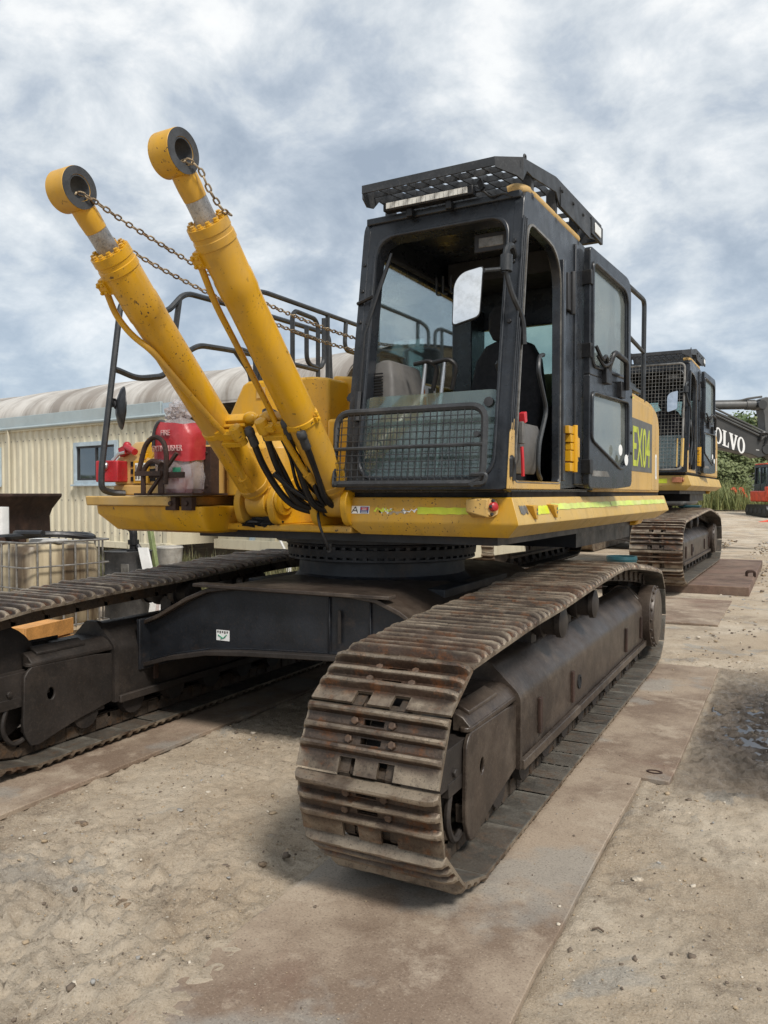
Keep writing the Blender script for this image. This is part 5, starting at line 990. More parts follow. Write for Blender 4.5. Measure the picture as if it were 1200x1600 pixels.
skirt(.9, 1.14, 1.46, 1.53, 'tape_strip', 'hiviz', DK2)
t = MB(); t.box(1.22, 1.36, -1.18, -1.07, 1.47, 1.55); t.lathe((1.365, -1.13, 1.51), XA, [(0, .032), (.02, .028), (.02, 0)], 10); obj('warning_lamp_box', t, 'bolt_lamp', DK2, bev=.006)
t = MB(); t.tube([(1.39, -1.1, 2.2), (1.36, -1.12, 2.6), (1.40, -1.0, 3.15)], .02, 6); t.tube(cat([(1.40, -.5, 1.75), (1.42, -.3, 2.1), (1.38, -.45, 2.5)], 5), .016, 6); obj('cable_loom', t, 'rubber', CAB2)

# ------------------------------------------------------------------ charcoal excavator boom further back
Rc, Fc = V((.8873, .461, 0)), V((-.461, .8873, 0))
def W3(px, py, d, z=None): return Rc * ((px - 600) / 1236 * d) + Fc * d + V((0, 0, 1.6 + (771 - py) / 1236 * d))
GE = thing('excavator', 'charcoal grey excavator with white lettering on its boom, mostly hidden behind the second yellow one', 'excavator', W3(1012, 771, 23.5) - V((0, 0, 1.6)))
g0 = GE.location; BD = 22.
def bp(px, py, off=0.): return W3(px, py, BD) - g0 + Fc * off
def slab(name, pts, mat, th=.30, par=GE, **k):
    t = MB(); A = [bp(x, y, -th / 2) for x, y in pts]; t.loft([A, [p + Fc * th for p in A]]); return obj(name, t, mat, par, bev=.015, **k)
bm_ = slab('boom', [(1070, 628), (1090, 636), (1150, 660), (1192, 684), (1197, 700), (1192, 712), (1178, 716), (1167, 711), (1120, 701), (1085, 696), (1062, 700)], 'grey_boom', .55)
t = MB()
for a, b in (((1093, 633), (1186, 677)), ((1096, 640), (1186, 681)), ((1100, 646), (1184, 685))): t.tube([bp(*a, -.30), bp(*b, -.30)], .028, 6)
t.tube([bp(1178, 690, -.30), bp(1186, 682, -.32), bp(1190, 676, -.3)], .03, 6); obj('boom_pipes', t, 'grey_light', bm_)
t = MB(); t.tube(cat([bp(1178, 690, -.33), bp(1180, 678, -.36), bp(1190, 681, -.36), bp(1186, 694, -.33)], 5), .03, 6); t.box(0, 0, 0, 0, 0, 0) if False else None; obj('boom_hose', t, 'rubber', bm_)
def letters(par):
    # heavy slab-serif capitals, built as polygons on a unit height
    Vp = [(-.02, 1), (.42, 1), (.42, .93), (.34, .93), (.52, .34), (.68, .93), (.60, .93), (.60, 1), (.94, 1), (.94, .93), (.87, .93), (.56, 0), (.36, 0), (.05, .93), (-.02, .93)]
    Lp = [(0, 0), (.72, 0), (.72, .34), (.66, .34), (.58, .08), (.36, .08), (.36, .93), (.46, .93), (.46, 1), (0, 1), (0, .93), (.11, .93), (.11, .07), (0, .07)]
    Up = (bp(1110, 660) - bp(1110, 684)).normalized() * .43; Ri = (bp(1158, 700) - bp(1112, 681)).normalized(); Ri = V(Ri)
    x = -.98; WS = .265
    for ch in 'VOLVO':
        wdt = {'V': .92, 'O': .90, 'L': .76}[ch]; o0 = bp(1109.5, 692, -.278) + Ri * x * WS; t = MB()
        if ch == 'O':
            n = 28; o_ = [(.43 + .43 * math.cos(2 * PI * k / n), .5 + .52 * math.sin(2 * PI * k / n)) for k in range(n)]; i_ = [(.43 + .20 * math.cos(2 * PI * k / n), .5 + .43 * math.sin(2 * PI * k / n)) for k in range(n)]
            P = lambda p, d: o0 + Ri * p[0] * WS + Up * p[1] - Fc * d
            t.loft([[P(p, 0) for p in o_], [P(p, .006) for p in o_], [P(p, .006) for p in i_], [P(p, 0) for p in i_], [P(p, 0) for p in o_]], False)
        else:
            A = [o0 + Ri * p[0] * WS + Up * p[1] for p in (Vp if ch == 'V' else Lp)]; t.loft([A, [p - Fc * .006 for p in A]])
        obj('boom_letter', t, 'label_white', par); x += wdt
letters(bm_)
t = MB(); t.loft([[bp(1173, 703.4, -.279), bp(1178, 704, -.279), bp(1178, 704.9, -.279), bp(1173, 704.3, -.279)], [p - Fc * .004 for p in (bp(1173, 703.4, -.279), bp(1178, 704, -.279), bp(1178, 704.9, -.279), bp(1173, 704.3, -.279))]]); obj('boom_mark', t, 'label_white', bm_)
t = MB(); t.cyl(bp(1085, 634), bp(1172, 633), .125, 16); t.cyl(bp(1163, 633), bp(1177, 633), .145, 16); t.tube(cat([bp(1112, 628, -.05), bp(1150, 627, -.05), bp(1165, 624, -.1), bp(1186, 621, -.1)], 5), .03, 6); ac = obj('arm_cylinder', t, 'grey_light', GE)
t = MB(); t.cyl(bp(1176, 633), bp(1185, 632), .07, 12); obj('piston_rod', t, 'silver', ac)
stk = slab('stick', [(1181, 626), (1190, 622), (1198, 623), (1240, 650), (1262, 760), (1240, 762), (1200, 715), (1188, 706), (1190, 690), (1187, 650)], 'grey_light', .42)
t = MB(); t.lathe(bp(1190, 703, -.30), Fc, [(0, .0), (0, .13), (.04, .16), (.56, .16), (.6, .13), (.6, 0)], 18); t.lathe(bp(1184, 634, -.25), Fc, [(0, 0), (0, .12), (.5, .12), (.5, 0)], 18); obj('pivot_pin', t, 'grey_boom', stk)
t = MB(); A = [bp(x, y, -.212) for x, y in ((1195, 640), (1203, 640), (1207, 648), (1199, 657), (1193, 652))]; t.loft([A, [p - Fc * .006 for p in A]]); obj('hazard_sticker', t, 'orange', stk)
t = MB(); t.box(-1.5, 1.1, -1.0, 3.0, 1.25, 2.4); obj('body', t, 'grey_light', GE, bev=.08)
t = MB(); t.box(-1.6, -.5, -2.2, -.9, 1.25, 3.3); obj('cab', t, 'black', GE, bev=.06)
for x in (-1.4, 1.4):
    t = MB(); t.loft([[(x + s_, y, z) for y, z in rpoly([(-2.5, 0), (2.5, 0), (2.8, .5), (2.5, 1.0), (-2.5, 1.0), (-2.8, .5)], .2, 3)] for s_ in (-.35, .35)]); obj('track', t, 'shoe', GE)
t = MB(); t.box(-1.1, 1.1, -1, 1, .5, 1.0); t.lathe((0, 0, 1.0), ZA, [(0, .7), (.26, .7)], 24); obj('carbody', t, 'frame_dark', GE)

# ------------------------------------------------------------------ small orange-red digger far right
def rise_at(p): d = p.dot(Fc); u = min(1, max(0, (d - 28) / 18)); return .75 * u * u * (3 - 2 * u)
MP = Rc * (39 * 607 / 1236.) + Fc * 39; MP.z = rise_at(MP) - .02
ME_ = thing('mini_excavator', 'small orange-red tracked digger with a black cab, far away at the right edge', 'mini excavator', MP, math.atan2(Fc.y, Fc.x) - PI / 2)
t = MB(); t.loft([[(x, y, z) for x, y in rpoly(rect(-.70, .95, -.85, .95), .15, 3)] for z in (.72, .80, 1.25)]); t.box(-.70, -.2, -.95, -.6, .9, 1.45); MB0 = obj('body', t, 'orange_red', ME_, bev=.05)
t = MB(); A = [(x, z) for x, z in rpoly([(-.62, 1.2), (.50, 1.2), (.50, 2.5), (-.58, 2.5)], .08, 3)]; t.ring(A, [(x * .82, 1.85 + (z - 1.85) * .82) for x, z in A], (0, -.62, 0), XA, ZA, .06); t.ring(A, [(x * .82, 1.85 + (z - 1.85) * .82) for x, z in A], (0, .62, 0), XA, ZA, .06)
for x in (-.58, .46): t.box(x - .04, x + .04, -.66, .62, 2.40, 2.50); t.box(x - .04, x + .04, -.1, .0, 1.2, 2.45); t.box(x - .04, x + .04, -.66, .62, 1.2, 1.6)
t.box(-.58, .5, -.64, .62, 2.44, 2.53); mc_ = obj('cab', t, 'black', ME_)
t = MB(); t.box(-.5, .45, -.58, .58, 1.3, 2.4); obj('cab_glass', t, 'glass_dark', mc_)
t = MB(); t.box(-.6, .5, -.64, .6, 2.532, 2.60); obj('cab_roof', t, 'orange_red', mc_, bev=.02)
t = MB(); t.box(-.28, .15, -.72, -.70, 1.75, 2.1); obj('paper_notice', t, 'label_white', mc_)
text('maker_lettering', 'HITACHI', 'label_white', MB0, (-.16, -.852, 1.30), XA, ZA, .2, 1.0, .003); t = MB(); t.box(-.25, .95, -.85, -.80, 1.251, 1.56); obj('front_cowl', t, 'orange_red', MB0)
t = MB(); t.box(-.22, .9, -1.02, -.86, .42, .84); t.tube([(-.25, -1.0, .84), (.9, -1.0, .84)], .04, 6); obj('counterweight', t, 'orange', MB0, bev=.05)
t = MB()
for k in range(4): t.box(-.15 + k * .3, -.02 + k * .3, -.875, -.86, .92, 1.2)
obj('grille', t, 'void', MB0)
for x in (-.62, .75):
    t = MB(); t.loft([[(x + s_, y, z) for y, z in rpoly([(-1.0, 0.0), (1.0, 0.0), (1.2, .28), (1.0, .58), (-1.0, .58), (-1.2, .28)], .15, 4)] for s_ in (-.2, .2)]); obj('rubber_track', t, 'rubber', ME_)
    for k in range(5):
        t = MB(); t.cyl((x - .21, -.9 + k * .45, .28), (x + .21, -.9 + k * .45, .28), .14, 12); obj('track_wheel', t, 'trim', ME_)
t = MB(); t.prism([(-.18, .5), (.18, .5), (.26, 1.1), (-.26, 1.1)], 'y', -.95, -.90); obj('hitch', t, 'trim', ME_)
t = MB(); p = W3(1153, 823, 36); 
def P36(px, py, o=0.): q = W3(px, py, 36) + Fc * o; return q
A = [P36(1153, 822), P36(1170, 819), P36(1190, 815), P36(1216, 813), P36(1216, 822), P36(1185, 823)]; t.loft([A, [p + Fc * .5 - V((0, 0, .1)) for p in A]]); t.tube([P36(1160, 822, .1), P36(1214, 812, .2)], .05, 6)
o = obj('dozer_blade', t, 'orange_red', bev=.02, label='orange-red dozer blade lying on the yard below the small digger', cat_='digger blade')
for px, h in ((1155, 24), (1167, 22)):
    p = W3(px, 760, 44); p.z = rise_at(p); t = MB(); t.tube([p, p + V((-.5, 0, .6)) + Rc * .5, p + V((0, 0, 1.15)) - Rc * .35], .14, 6); obj('boom_section', t, 'orange_red', label='orange-red digger boom standing in the grass, ' + ('left one of two' if px < 1160 else 'right one of two next to the small digger'), cat_='digger boom', group='digger booms in the grass')

# ------------------------------------------------------------------ cream site office under an arched roof
BA, BU = V((-11.25, 12.18, 0)), V((-.988, .151, 0)).normalized(); BN = V((-BU.y, BU.x, 0)); BN = BN if BN.y < 0 else -BN      # BN points at the yard
B0 = thing('site_office', 'long cream corrugated site office with sliding windows under a stained arched roof', 'building', BA)
def q(a, n=0., z=0.): return BU * a + BN * n + V((0, 0, z))
def corr(a0, a1, z0, z1, name='wall'):
    t = MB(); pr = []; a = a0
    while a < a1:
        for da, n in ((0, 0), (.10, 0), (.135, .036), (.235, .036)):
            if a + da <= a1: pr.append((a + da, n))
        a += .27
    pr.append((a1, 0)); lo = [q(x, n, z0) for x, n in pr]; hi = [q(x, n, z1) for x, n in pr]; bl = [q(x, n - .04, z0) for x, n in pr]; bh = [q(x, n - .04, z1) for x, n in pr]
    t.loft([lo, hi, bh, bl, lo], False, 0, False); return obj(name, t, 'cream', B0, smooth=20)
wins = [(1.62, 3.22, 1.80, 2.74), (6.42, 8.0, 1.80, 2.74)]
corr(0.06, 1.62, .52, 3.12); corr(3.22, 6.42, .52, 3.12); corr(8.0, 12.2, .52, 3.12)
for w0, w1, z0, z1 in wins:
    corr(w0, w1, .52, z0); corr(w0, w1, z1, 3.12)
    t = MB(); Q = [q(a, .055, z) for a, z in ((w0, z0), (w1, z0), (w1, z1), (w0, z1))]; I = [q(a, .055, z) for a, z in ((w0 + .09, z0 + .09), (w1 - .09, z0 + .09), (w1 - .09, z1 - .09), (w0 + .09, z1 - .09))]
    bk = lambda L: [p - BN * .10 for p in L]; t.loft([Q, I, bk(I), bk(Q), Q], False); t.obox(q((w0 + w1) / 2, .07, z0 - .02), BU * (w1 - w0 + .06) / 2, BN * .05, V((0, 0, .02))); wf = obj('window', t, 'winframe', B0, bev=.006)
    t = MB()
    for a in (w0 + .11, (w0 + w1) / 2, w1 - .11): t.obox(q(a, .0, (z0 + z1) / 2), BU * .022, BN * .02, V((0, 0, (z1 - z0) / 2 - .09)))
    for z in (z0 + .11, z1 - .11): t.obox(q((w0 + w1) / 2, -.003, z), BU * ((w1 - w0) / 2 - .09), BN * .02, V((0, 0, .022)))
    obj('sash', t, 'trim', wf)
    for a, b in ((w0 + .13, (w0 + w1) / 2 - .02), ((w0 + w1) / 2 + .02, w1 - .13)):
        t = MB(); t.obox(q((a + b) / 2, -.01, (z0 + z1) / 2), BU * (b - a) / 2, BN * .004, V((0, 0, (z1 - z0) / 2 - .13))); obj('pane', t, 'glass_dark', wf)
    t = MB(); t.obox(q((w0 + w1) / 2, -.12, (z0 + z1) / 2), BU * (w1 - w0) / 2, BN * .01, V((0, 0, .5))); obj('blind', t, 'fascia', wf)
t = MB(); t.obox(q(.03, -.0, 1.8), BU * .06, BN * .06, V((0, 0, 1.32))); t.obox(q(6, .0, .50), BU * 6.2, BN * .05, V((0, 0, .07))); t.obox(q(6, .02, 3.13), BU * 6.2, BN * .06, V((0, 0, .035)))
for a in (.03,): t.obox(q(a, .03, .50), BU * .10, BN * .08, V((0, 0, .09))); t.obox(q(a, .03, 3.10), BU * .10, BN * .08, V((0, 0, .07)))
obj('container_frame', t, 'cream', B0, bev=.008)
t = MB(); t.obox(q(6.15, -1.3, 1.82), BU * 6.1, BN * 1.18, V((0, 0, 1.28))); obj('container_box', t, 'cream', B0)
for a in (.4, 3, 6, 9, 12):
    t = MB(); t.obox(q(a, -.3, .2), BU * .2, BN * .2, V((0, 0, .22))); obj('support_block', t, 'grey_light', B0)
t = MB(); t.obox(q(6.2, .06, 3.30), BU * 6.1, BN * .03, V((0, 0, .155))); obj('fascia', t, 'fascia', B0, bev=.006); t = MB(); t.obox(q(-.55, .04, 3.28), BU * .62, BN * .03, V((0, 0, .14))); obj('fascia', t, 'winframe', B0)
t = MB()
for z in (2.86, 1.45, .75):
    for k in range(45):
        a = .2 + k * .27
        if not any(w0 - .1 < a < w1 + .1 and z0 - .1 < z < z1 + .1 for w0, w1, z0, z1 in wins): t.obox(q(a - .0, .040, z), BU * .012, BN * .006, V((0, 0, .012)))
obj('cladding_screws', t, 'galv', B0, kind='stuff')
t = MB(); t.tube([q(-.1, .11, 3.17), q(12.2, .11, 3.17)], .035, 8); obj('gutter', t, 'fascia', B0)
t = MB(); t.tube(fil([q(5.9, .11, 3.16), q(5.9, .09, 3.0), q(5.9, .085, .6)], .05), .03, 8); obj('downpipe', t, 'cream', B0)
# arched roof: shallow barrel in wide scalloped bays
t = MB(); lo = []; na, nb = 150, 40
for i in range(na + 1):
    a = -4.6 + 23.4 * i / na; lo.append([]); u = (a % 2.7) / 2.7; sc_ = .07 * abs(math.sin(PI * u)) ** .6
    for k in range(nb + 1):
        th = PI * k / nb; n = -5.2 + 5.2 * math.cos(th); lo[-1].append(q(a, n, 3.36 + 1.22 * math.sin(th) ** .9 + sc_ * math.sin(th) ** .35))
t.loft(lo, False, 0, False); t.loft([[p - V((0, 0, .05)) for p in l] for l in lo], False, 0, False); obj('arched_roof', t, 'roof', B0, smooth=60)
t = MB(); t.obox(q(9.3, -10.2, 1.8), BU * 9.3, BN * .1, V((0, 0, 1.6))); t.obox(q(-4.5, -5.2, 3.45), BU * .05, BN * 5.0, V((0, 0, .1))); t.obox(q(-4.4, -.2, 1.8), BU * .05, BN * .05, V((0, 0, 1.6))); t.obox(q(-4.4, -10.2, 1.8), BU * .05, BN * .05, V((0, 0, 1.6))); obj('rear_container', t, 'cream', B0)
C2 = thing('shipping_container', 'cream shipping container with upright ribs, low behind the yellow front bumper', 'container', BA + q(-.4, -1.0, 0))
for k in range(9):
    t = MB(); t.obox(q(-.35 - .62 * k, -.02, 1.5), BU * .045, BN * .05, V((0, 0, .95))); obj('wall_rib', t, 'winframe' if k % 2 else 'cream', C2)
t = MB(); t.obox(q(-2.9, -1.2, 1.5), BU * 3.0, BN * 1.15, V((0, 0, 1.0))); t.obox(q(-2.9, .0, .55), BU * 3.0, BN * .06, V((0, 0, .10))); t.obox(q(-2.9, .0, 2.5), BU * 3.0, BN * .06, V((0, 0, .06))); obj('container_box', t, 'cream', C2, bev=.01)

# ------------------------------------------------------------------ yard clutter on the left
ib = V((-7.09, 5.55, 0)); IB = thing('tank', 'stained translucent liquid tank in a wire cage, standing behind the far track', 'liquid tank', ib, math.radians(-8.6))
t = MB(); t.loft([[(x, y, z) for x, y in rpoly(rect(-1.13 + d_, -.06 - d_, .05 + d_, .98 - d_), .16, 5)] for z, d_ in ((.15, .03), (.18, 0), (.95, 0), (1.03, .03), (1.05, .1))]); t.lathe((-.6, .5, 1.05), ZA, [(0, .12), (.05, .12), (.05, 0)], 16); obj('tank_body', t, 'tank', IB, smooth=50)
def bar(pts, r=.011): t = MB(); t.tube(pts, r, 6); obj('cage_bar', t, 'galv', IB)
for z in (.16, .38, .60, .82, 1.08): bar(fil([(-1.19, 0, z), (0, 0, z), (0, 1.03, z), (-1.19, 1.03, z), (-1.19, 0, z)], .06), .013 if z > 1 else .010)
for k in range(1, 8): bar([(-.148 * k, 0, .14), (-.148 * k, 0, 1.08)]); bar([(-.148 * k, 1.03, .14), (-.148 * k, 1.03, 1.08)])
for k in range(1, 7): bar([(0, .147 * k, .14), (0, .147 * k, 1.08)]); bar([(-1.19, .147 * k, .14), (-1.19, .147 * k, 1.08)])
t = MB(); t.box(-1.19, 0, 0, 1.03, .10, .14)
for x in (-1.15, -.65, -.14): t.box(x, x + .1, 0, 1.03, -.03, .10)
obj('pallet', t, 'wood', IB)
hp = V((-7.09, 5.55, 0))
def ibp(x, y, z): c, s_ = math.cos(math.radians(-8.6)), math.sin(math.radians(-8.6)); return V((hp.x + x * c - y * s_, hp.y + x * s_ + y * c, z))
t = MB(); t.tube(cat([ibp(-.9, .15, 1.10), ibp(-.5, .2, 1.13), ibp(-.2, .5, 1.15), ibp(-.1, .85, 1.10), ibp(-.4, .95, 1.12), ibp(-.9, .6, 1.13), ibp(-.6, .25, 1.16), ibp(-.15, .3, 1.17)], 8), .034, 8); obj('suction_hose', t, 'rubber', label='thick black suction hose coiled on top of the caged tank', cat_='hose')
t = MB(); t.obox(ibp(-.30, .45, 1.08), V((.2, .03, 0)), V((-.01, .07, 0)), V((0, 0, .02))); obj('board_offcut', t, 'white', label='white board offcut under the hose on the caged tank', cat_='board')
t = MB(); t.lathe((0, 0, 0), ZA, [(0, .28), (.02, .295), (.28, .29), (.30, .30), (.32, .29), (.58, .29), (.60, .30), (.62, .29), (.86, .292), (.88, .30), (.885, .28), (.865, .275), (.865, 0)], 36); DR = obj('drum', t, 'drum', label='black steel drum with a pump fitting on its lid, right of the caged tank', cat_='drum', smooth=30); DR.location = (-7.55, 7.45, -.01)
t = MB(); t.tube(fil([(.07, .02, .86), (.07, .02, 1.16), (-.08, .0, 1.21)], .07), .05, 12); t.cyl((.07, .02, .96), (.07, .02, 1.02), .07, 10); t.cyl((.07, .02, .87), (.07, .02, .9), .085, 12); t.cyl((-.06, .0, 1.2), (-.1, 0, 1.215), .062, 10); t.cyl((.14, .02, .95), (.2, .02, .87), .03, 8); obj('pump_fitting', t, 'rubber', DR)
t = MB(); t.box(.17, .29, -.295, -.28, .45, .74); obj('drum_label', t, 'galv', DR)
t = MB(); t.obox((-7.02, 7.3, .46), (.055, .02, 0), (0, .015, 0), (-.13, .0, .47)); obj('plank', t, 'white', label='pale board leaning against the black drum', cat_='board')
t = MB(); t.obox((-7.35, 7.75, .55), (.03, .0, 0), (0, .03, 0), (-.12, .0, .60)); obj('post', t, 'olive', label='thin olive green post leaning behind the black drum', cat_='post', bev=.005)
t = MB(); t.lathe((0, 0, 0), ZA, [(0, .14), (.42, .17), (.44, .18), (.46, .17), (.46, .0)], 24); o = obj('pail', t, 'pail_grey', label='grimy white plastic pail beside the drum and leaning board', cat_='pail'); o.location = (-7.57, 8.23, .42)
t = MB(); t.box(-.25, .25, -.25, .25, 0, .42); o = obj('stand', t, 'wood', label='low timber block under the white pail behind the drum', cat_='block'); o.location = (-7.57, 8.23, -.003)
t = MB(); t.loft([[(x, y, z) for x, y in rpoly(rect(-.12, .12, -.09, .09), .04, 3)] for z in (0, .02, .40, .46)]); t.tube(fil([(-.08, 0, .46), (-.08, 0, .52), (.06, 0, .52), (.06, 0, .46)], .02), .018, 6); t.cyl((.09, 0, .45), (.12, 0, .52), .025, 8); o = obj('fuel_can', t, 'red', label='red fuel can on the ground, seen under the far track', cat_='fuel can', smooth=45); o.location = (-6.42, 7.06, .02); o.scale = (1.1, 1.1, 1.1)
t = MB(); t.obox((-6.66, 6.98, .30), (.04, .01, 0), (0, .03, 0), (.06, 0, .30)); obj('board_offcut', t, 'white', label='short white board standing beside the red fuel can', cat_='board')
CRT = thing('crate', 'small orange brown wooden crate showing under the front of the far track', 'crate', (-5.95, 4.55, -.10), math.radians(12))
for k in range(4):
    for ax in range(2):
        t = MB(); z = .02 + k * .15
        if ax: t.box(-.35, .35, -.30, -.28, z, z + .135)
        else: t.box(.352, .372, -.30, .30, z, z + .135)
        obj('plank', t, 'orange_wood', CRT, bev=.004)
t = MB(); t.box(-.35, .35, -.279, .28, .0, .58); obj('crate_body', t, 'orange_wood', CRT)
BK = thing('digger_bucket', 'dark rusted steel bucket with a flared lip, at the left edge', 'bucket', (-9.75, 7.3, 0), math.radians(20))
t = MB(); t.loft([[(x, y, z) for x, y in rpoly(rect(-1.5, .40 + d_, -.5 - d_, .6), .04, 2)] for z, d_ in ((.0, .0), (1.28, -.04), (1.38, .0), (1.56, .15), (1.60, .15))]); obj('shell', t, 'rust', BK, bev=.01)
t = MB()
for z in (1.44, 1.49): t.box(-1.3, .30, -.62, -.55, z, z + .025)
obj('wear_strip', t, 'galv', BK)
t = MB(); t.loft([[(x, y, z) for x, y in rpoly(rect(-.09, .09, -.06, .06), .03, 3)] for z in (0, .26, .30, .33)]); t.box(-.06, .06, -.0615, -.06, .06, .2, 1); o = obj('bottle', t, ['white', 'green_bin'], label='white bottle with a green label by the rusted bucket', cat_='bottle'); p = W3(0, 835, 8.9); o.location = (p.x, p.y, p.z - .02)
t = MB(); t.box(-.25, .25, -.2, .2, 0, p.z - .02); o = obj('stand', t, 'rust', label='rusty box stand under the white bottle at the left edge', cat_='stand'); o.location = (p.x, p.y, -.002)
t = MB(); p = V((-8.6, 12.6, 0)); t.tube([p, p + V((.0, 0, .35))], .05, 8); t.tube([p + V((0, 0, .35)), p + V((-.22, -.1, .86))], .025, 6); obj('pipe_stub', t, 'white', label='white plastic pipe stub with a thin leaning tail, in the weeds', cat_='pipe')
# teal tub and scrap between the two excavators
t = MB(); t.lathe((0, 0, 0), ZA, [(0, .24), (.02, .26), (.55, .32), (.58, .34), (.61, .33), (.61, .30), (.1, .25), (.1, 0)], 28); o = obj('tub', t, 'teal', label='teal plastic tub behind the rear of the near track', cat_='tub', smooth=40); p = W3(972, 885, 10.6); o.location = (p.x, p.y, -.02); o.scale = (.60, .60, 1.28)
t = MB(); t.box(-.28, .28, -.2, .2, 0, .42); t.box(-.30, .30, -.22, .22, .40, .46); o = obj('tub', t, 'teal', label='second teal tub seen far back under the body of the second excavator', cat_='tub', bev=.02); p = W3(1078, 790, 23); o.location = (p.x, p.y, .8)
t = MB(); t.box(-.5, .5, -.4, .4, 0, .82); o = obj('stand', t, 'galv', label='grey stand carrying the far teal tub', cat_='stand'); o.location = (p.x, p.y, -.01)

# ------------------------------------------------------------------ vegetation
def blades(name, spots, mat, h0, h1, w_=.02, label=None, cat_=None, kind=None, seed=1, lean=.35):
    r = random.Random(seed); vs, fs = [], []
    for x, y, z, hs in spots:
        a = r.uniform(0, 6.28); h = r.uniform(h0, h1) * hs; l = r.uniform(.05, lean) * h; d = V((math.cos(a), math.sin(a), 0)); s_ = V((-d.y, d.x, 0)) * w_ * r.uniform(.6, 1.3); p = V((x, y, z)); o = len(vs)
        m = p + d * l * .35 + V((0, 0, h * .6)); e_ = p + d * l + V((0, 0, h)); vs += [p - s_, p + s_, m + s_ * .7, m - s_ * .7, e_]; fs += [(o, o + 1, o + 2, o + 3), (o + 3, o + 2, o + 4)]
    t = MB(); t.add(vs, fs); return obj(name, t, mat, label=label, cat_=cat_, kind=kind)
r = random.Random(5); sp = []
for k in range(9000):
    p = q(r.uniform(-7, .3), r.uniform(.5, 3.2), 0) + BA; sp.append((p.x, p.y, -.02, .5 + r.random()))
blades('weeds', sp, 'grass_dry', .2, .5, .012, kind='stuff', seed=2)
sp = []
for k in range(30000):
    d = r.uniform(42, 66); px = r.uniform(1040, 1340); p = Rc * ((px - 600) / 1236 * d) + Fc * d; sp.append((p.x, p.y, .72, (.5 + .8 * r.random()) * (1.25 if px < 1165 else .8)))
blades('grass', sp, 'grass', .5, 1.2, .026, kind='stuff', seed=3, lean=.75)
def foliage_tree(name, label, p, H, Rr, mat, seed, trunk=.2, n=3800, leaf=.17, group='trees behind the yard', flat=.8):
    r = random.Random(seed); T_ = thing(name, label, 'tree', p, group=group)
    t = MB(); tips = []; top = V((r.uniform(-.3, .3), r.uniform(-.3, .3), H * .62)); t.tube([(0, 0, -.3), V((0, 0, H * .2)), top * .6 + V((.1, 0, 0)), top], [trunk, trunk * .8, trunk * .6, trunk * .3], 8)
    cl = []
    for k in range(15):
        a = r.uniform(0, 6.28); e_ = r.uniform(-.15, 1.1); rr = Rr * r.uniform(.45, .95); c = V((math.cos(a) * math.cos(e_) * rr, math.sin(a) * math.cos(e_) * rr, H * .56 + math.sin(e_) * rr * flat)); cl.append((c, Rr * r.uniform(.28, .48)))
        b = V((0, 0, H * r.uniform(.22, .5))); t.tube([b, b.lerp(c, .5) + V((0, 0, .2)), c], [trunk * .4, trunk * .25, trunk * .08], 5)
    obj('trunk', t, 'bark', T_); vs, fs = [], []
    for k in range(n):
        c, cr_ = r.choice(cl); d = V((r.gauss(0, 1), r.gauss(0, 1), r.gauss(0, .8))); d = d.normalized() * cr_ * r.random() ** .4 * r.uniform(.8, 1.15); x = c + d
        u = V((r.gauss(0, 1), r.gauss(0, 1), r.gauss(0, .6))).normalized(); v = u.orthogonal().normalized(); s_ = leaf * r.uniform(.6, 1.3); o = len(vs); vs += [x - u * s_, x + v * s_ * .55, x + u * s_, x - v * s_ * .55]; fs.append((o, o + 1, o + 2, o + 3))
    t = MB(); t.add(vs, fs); obj('crown', t, mat, T_, smooth=180, kind='stuff') if False else obj('crown', t, mat, T_)
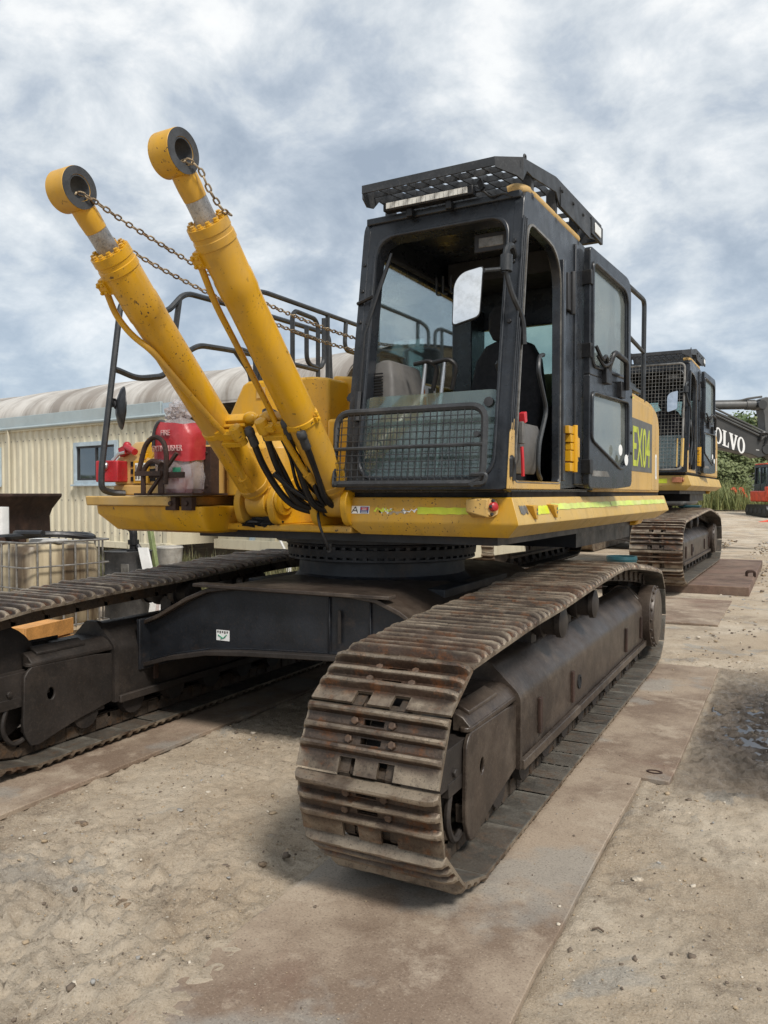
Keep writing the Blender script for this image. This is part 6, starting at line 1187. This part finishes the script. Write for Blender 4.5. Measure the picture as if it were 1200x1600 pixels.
TREES = [(1172, 60, 8.6, 3.0, 'leaf', 'tall dark tree behind the grey boom, its crown above it'), (1205, 58, 7.8, 2.8, 'leaf2', 'olive tree at the right edge behind the grey stick'), (1128, 62, 5.4, 2.6, 'leaf2', 'olive bushy tree left of the others, below the grey boom'), (1150, 56, 4.6, 2.3, 'leaf2', 'low dark bushy tree standing in the grass below the boom lettering'),
         (1105, 66, 5.6, 2.6, 'leaf', 'dark tree half hidden behind the second excavator'), (1240, 64, 6.2, 3.0, 'leaf', 'broad dark tree just beyond the right edge'), (1270, 60, 5.2, 2.8, 'leaf2', 'lower olive tree beyond the right edge')]
for i, (px, d, H, rr, mt, lb) in enumerate(TREES):
    p = Rc * ((px - 600) / 1236 * d) + Fc * d; p.z = .7; foliage_tree('tree', lb, p, H, rr, mt, 20 + i, n=4200 if i < 5 else 2500)
for i, (px, d, H, rr) in enumerate(((1110, 50, 2.4, 1.5), (1124, 53, 2.9, 1.7), (1140, 52, 2.3, 1.5))):
    p = Rc * ((px - 600) / 1236 * d) + Fc * d; p.z = .6; foliage_tree('shrub', ('leafy shrub in the grass against the second excavator', 'taller leafy shrub in the grass, middle of three', 'leafy shrub in the grass nearest the orange-red booms')[i], p, H, rr, 'leaf2', 60 + i, .06, 2600, .13, 'shrubs in the long grass', 1.0)
t = MB(); p = W3(1160, 730, 56); t.obox((p.x, p.y, 2.0), Rc * 1.6, Fc * .8, V((0, 0, 1.3))); t.obox((p.x, p.y, 3.4), Rc * 1.7, Fc * .9, V((0, 0, .12))); obj('shed', t, 'white', label='pale shed half hidden by scrub behind the small digger', cat_='shed', bev=.03)
# a low scrub line far off closes the horizon
r = random.Random(9); vs, fs = [], []
for k in range(26000):
    a = r.uniform(-1.9, 1.9); d = r.uniform(105, 135); x = Rc * (d * math.sin(a)) + Fc * (d * math.cos(a)); h = 4.0 + 1.6 * mnoise.noise(V((a * 9, 1, 0))) + 1.2 * mnoise.noise(V((a * 31, 4, 0))); x.z = h * r.random() ** .8 + (.7 if a > -.2 else .2)
    u = V((r.gauss(0, 1), r.gauss(0, 1), r.gauss(0, .6))).normalized(); v = u.orthogonal().normalized(); s_ = .55 * r.uniform(.6, 1.3); o = len(vs); vs += [x - u * s_, x + v * s_ * .6, x + u * s_, x - v * s_ * .6]; fs.append((o, o + 1, o + 2, o + 3))
t = MB(); t.add(vs, fs); obj('far_scrub', t, 'leaf', kind='stuff')
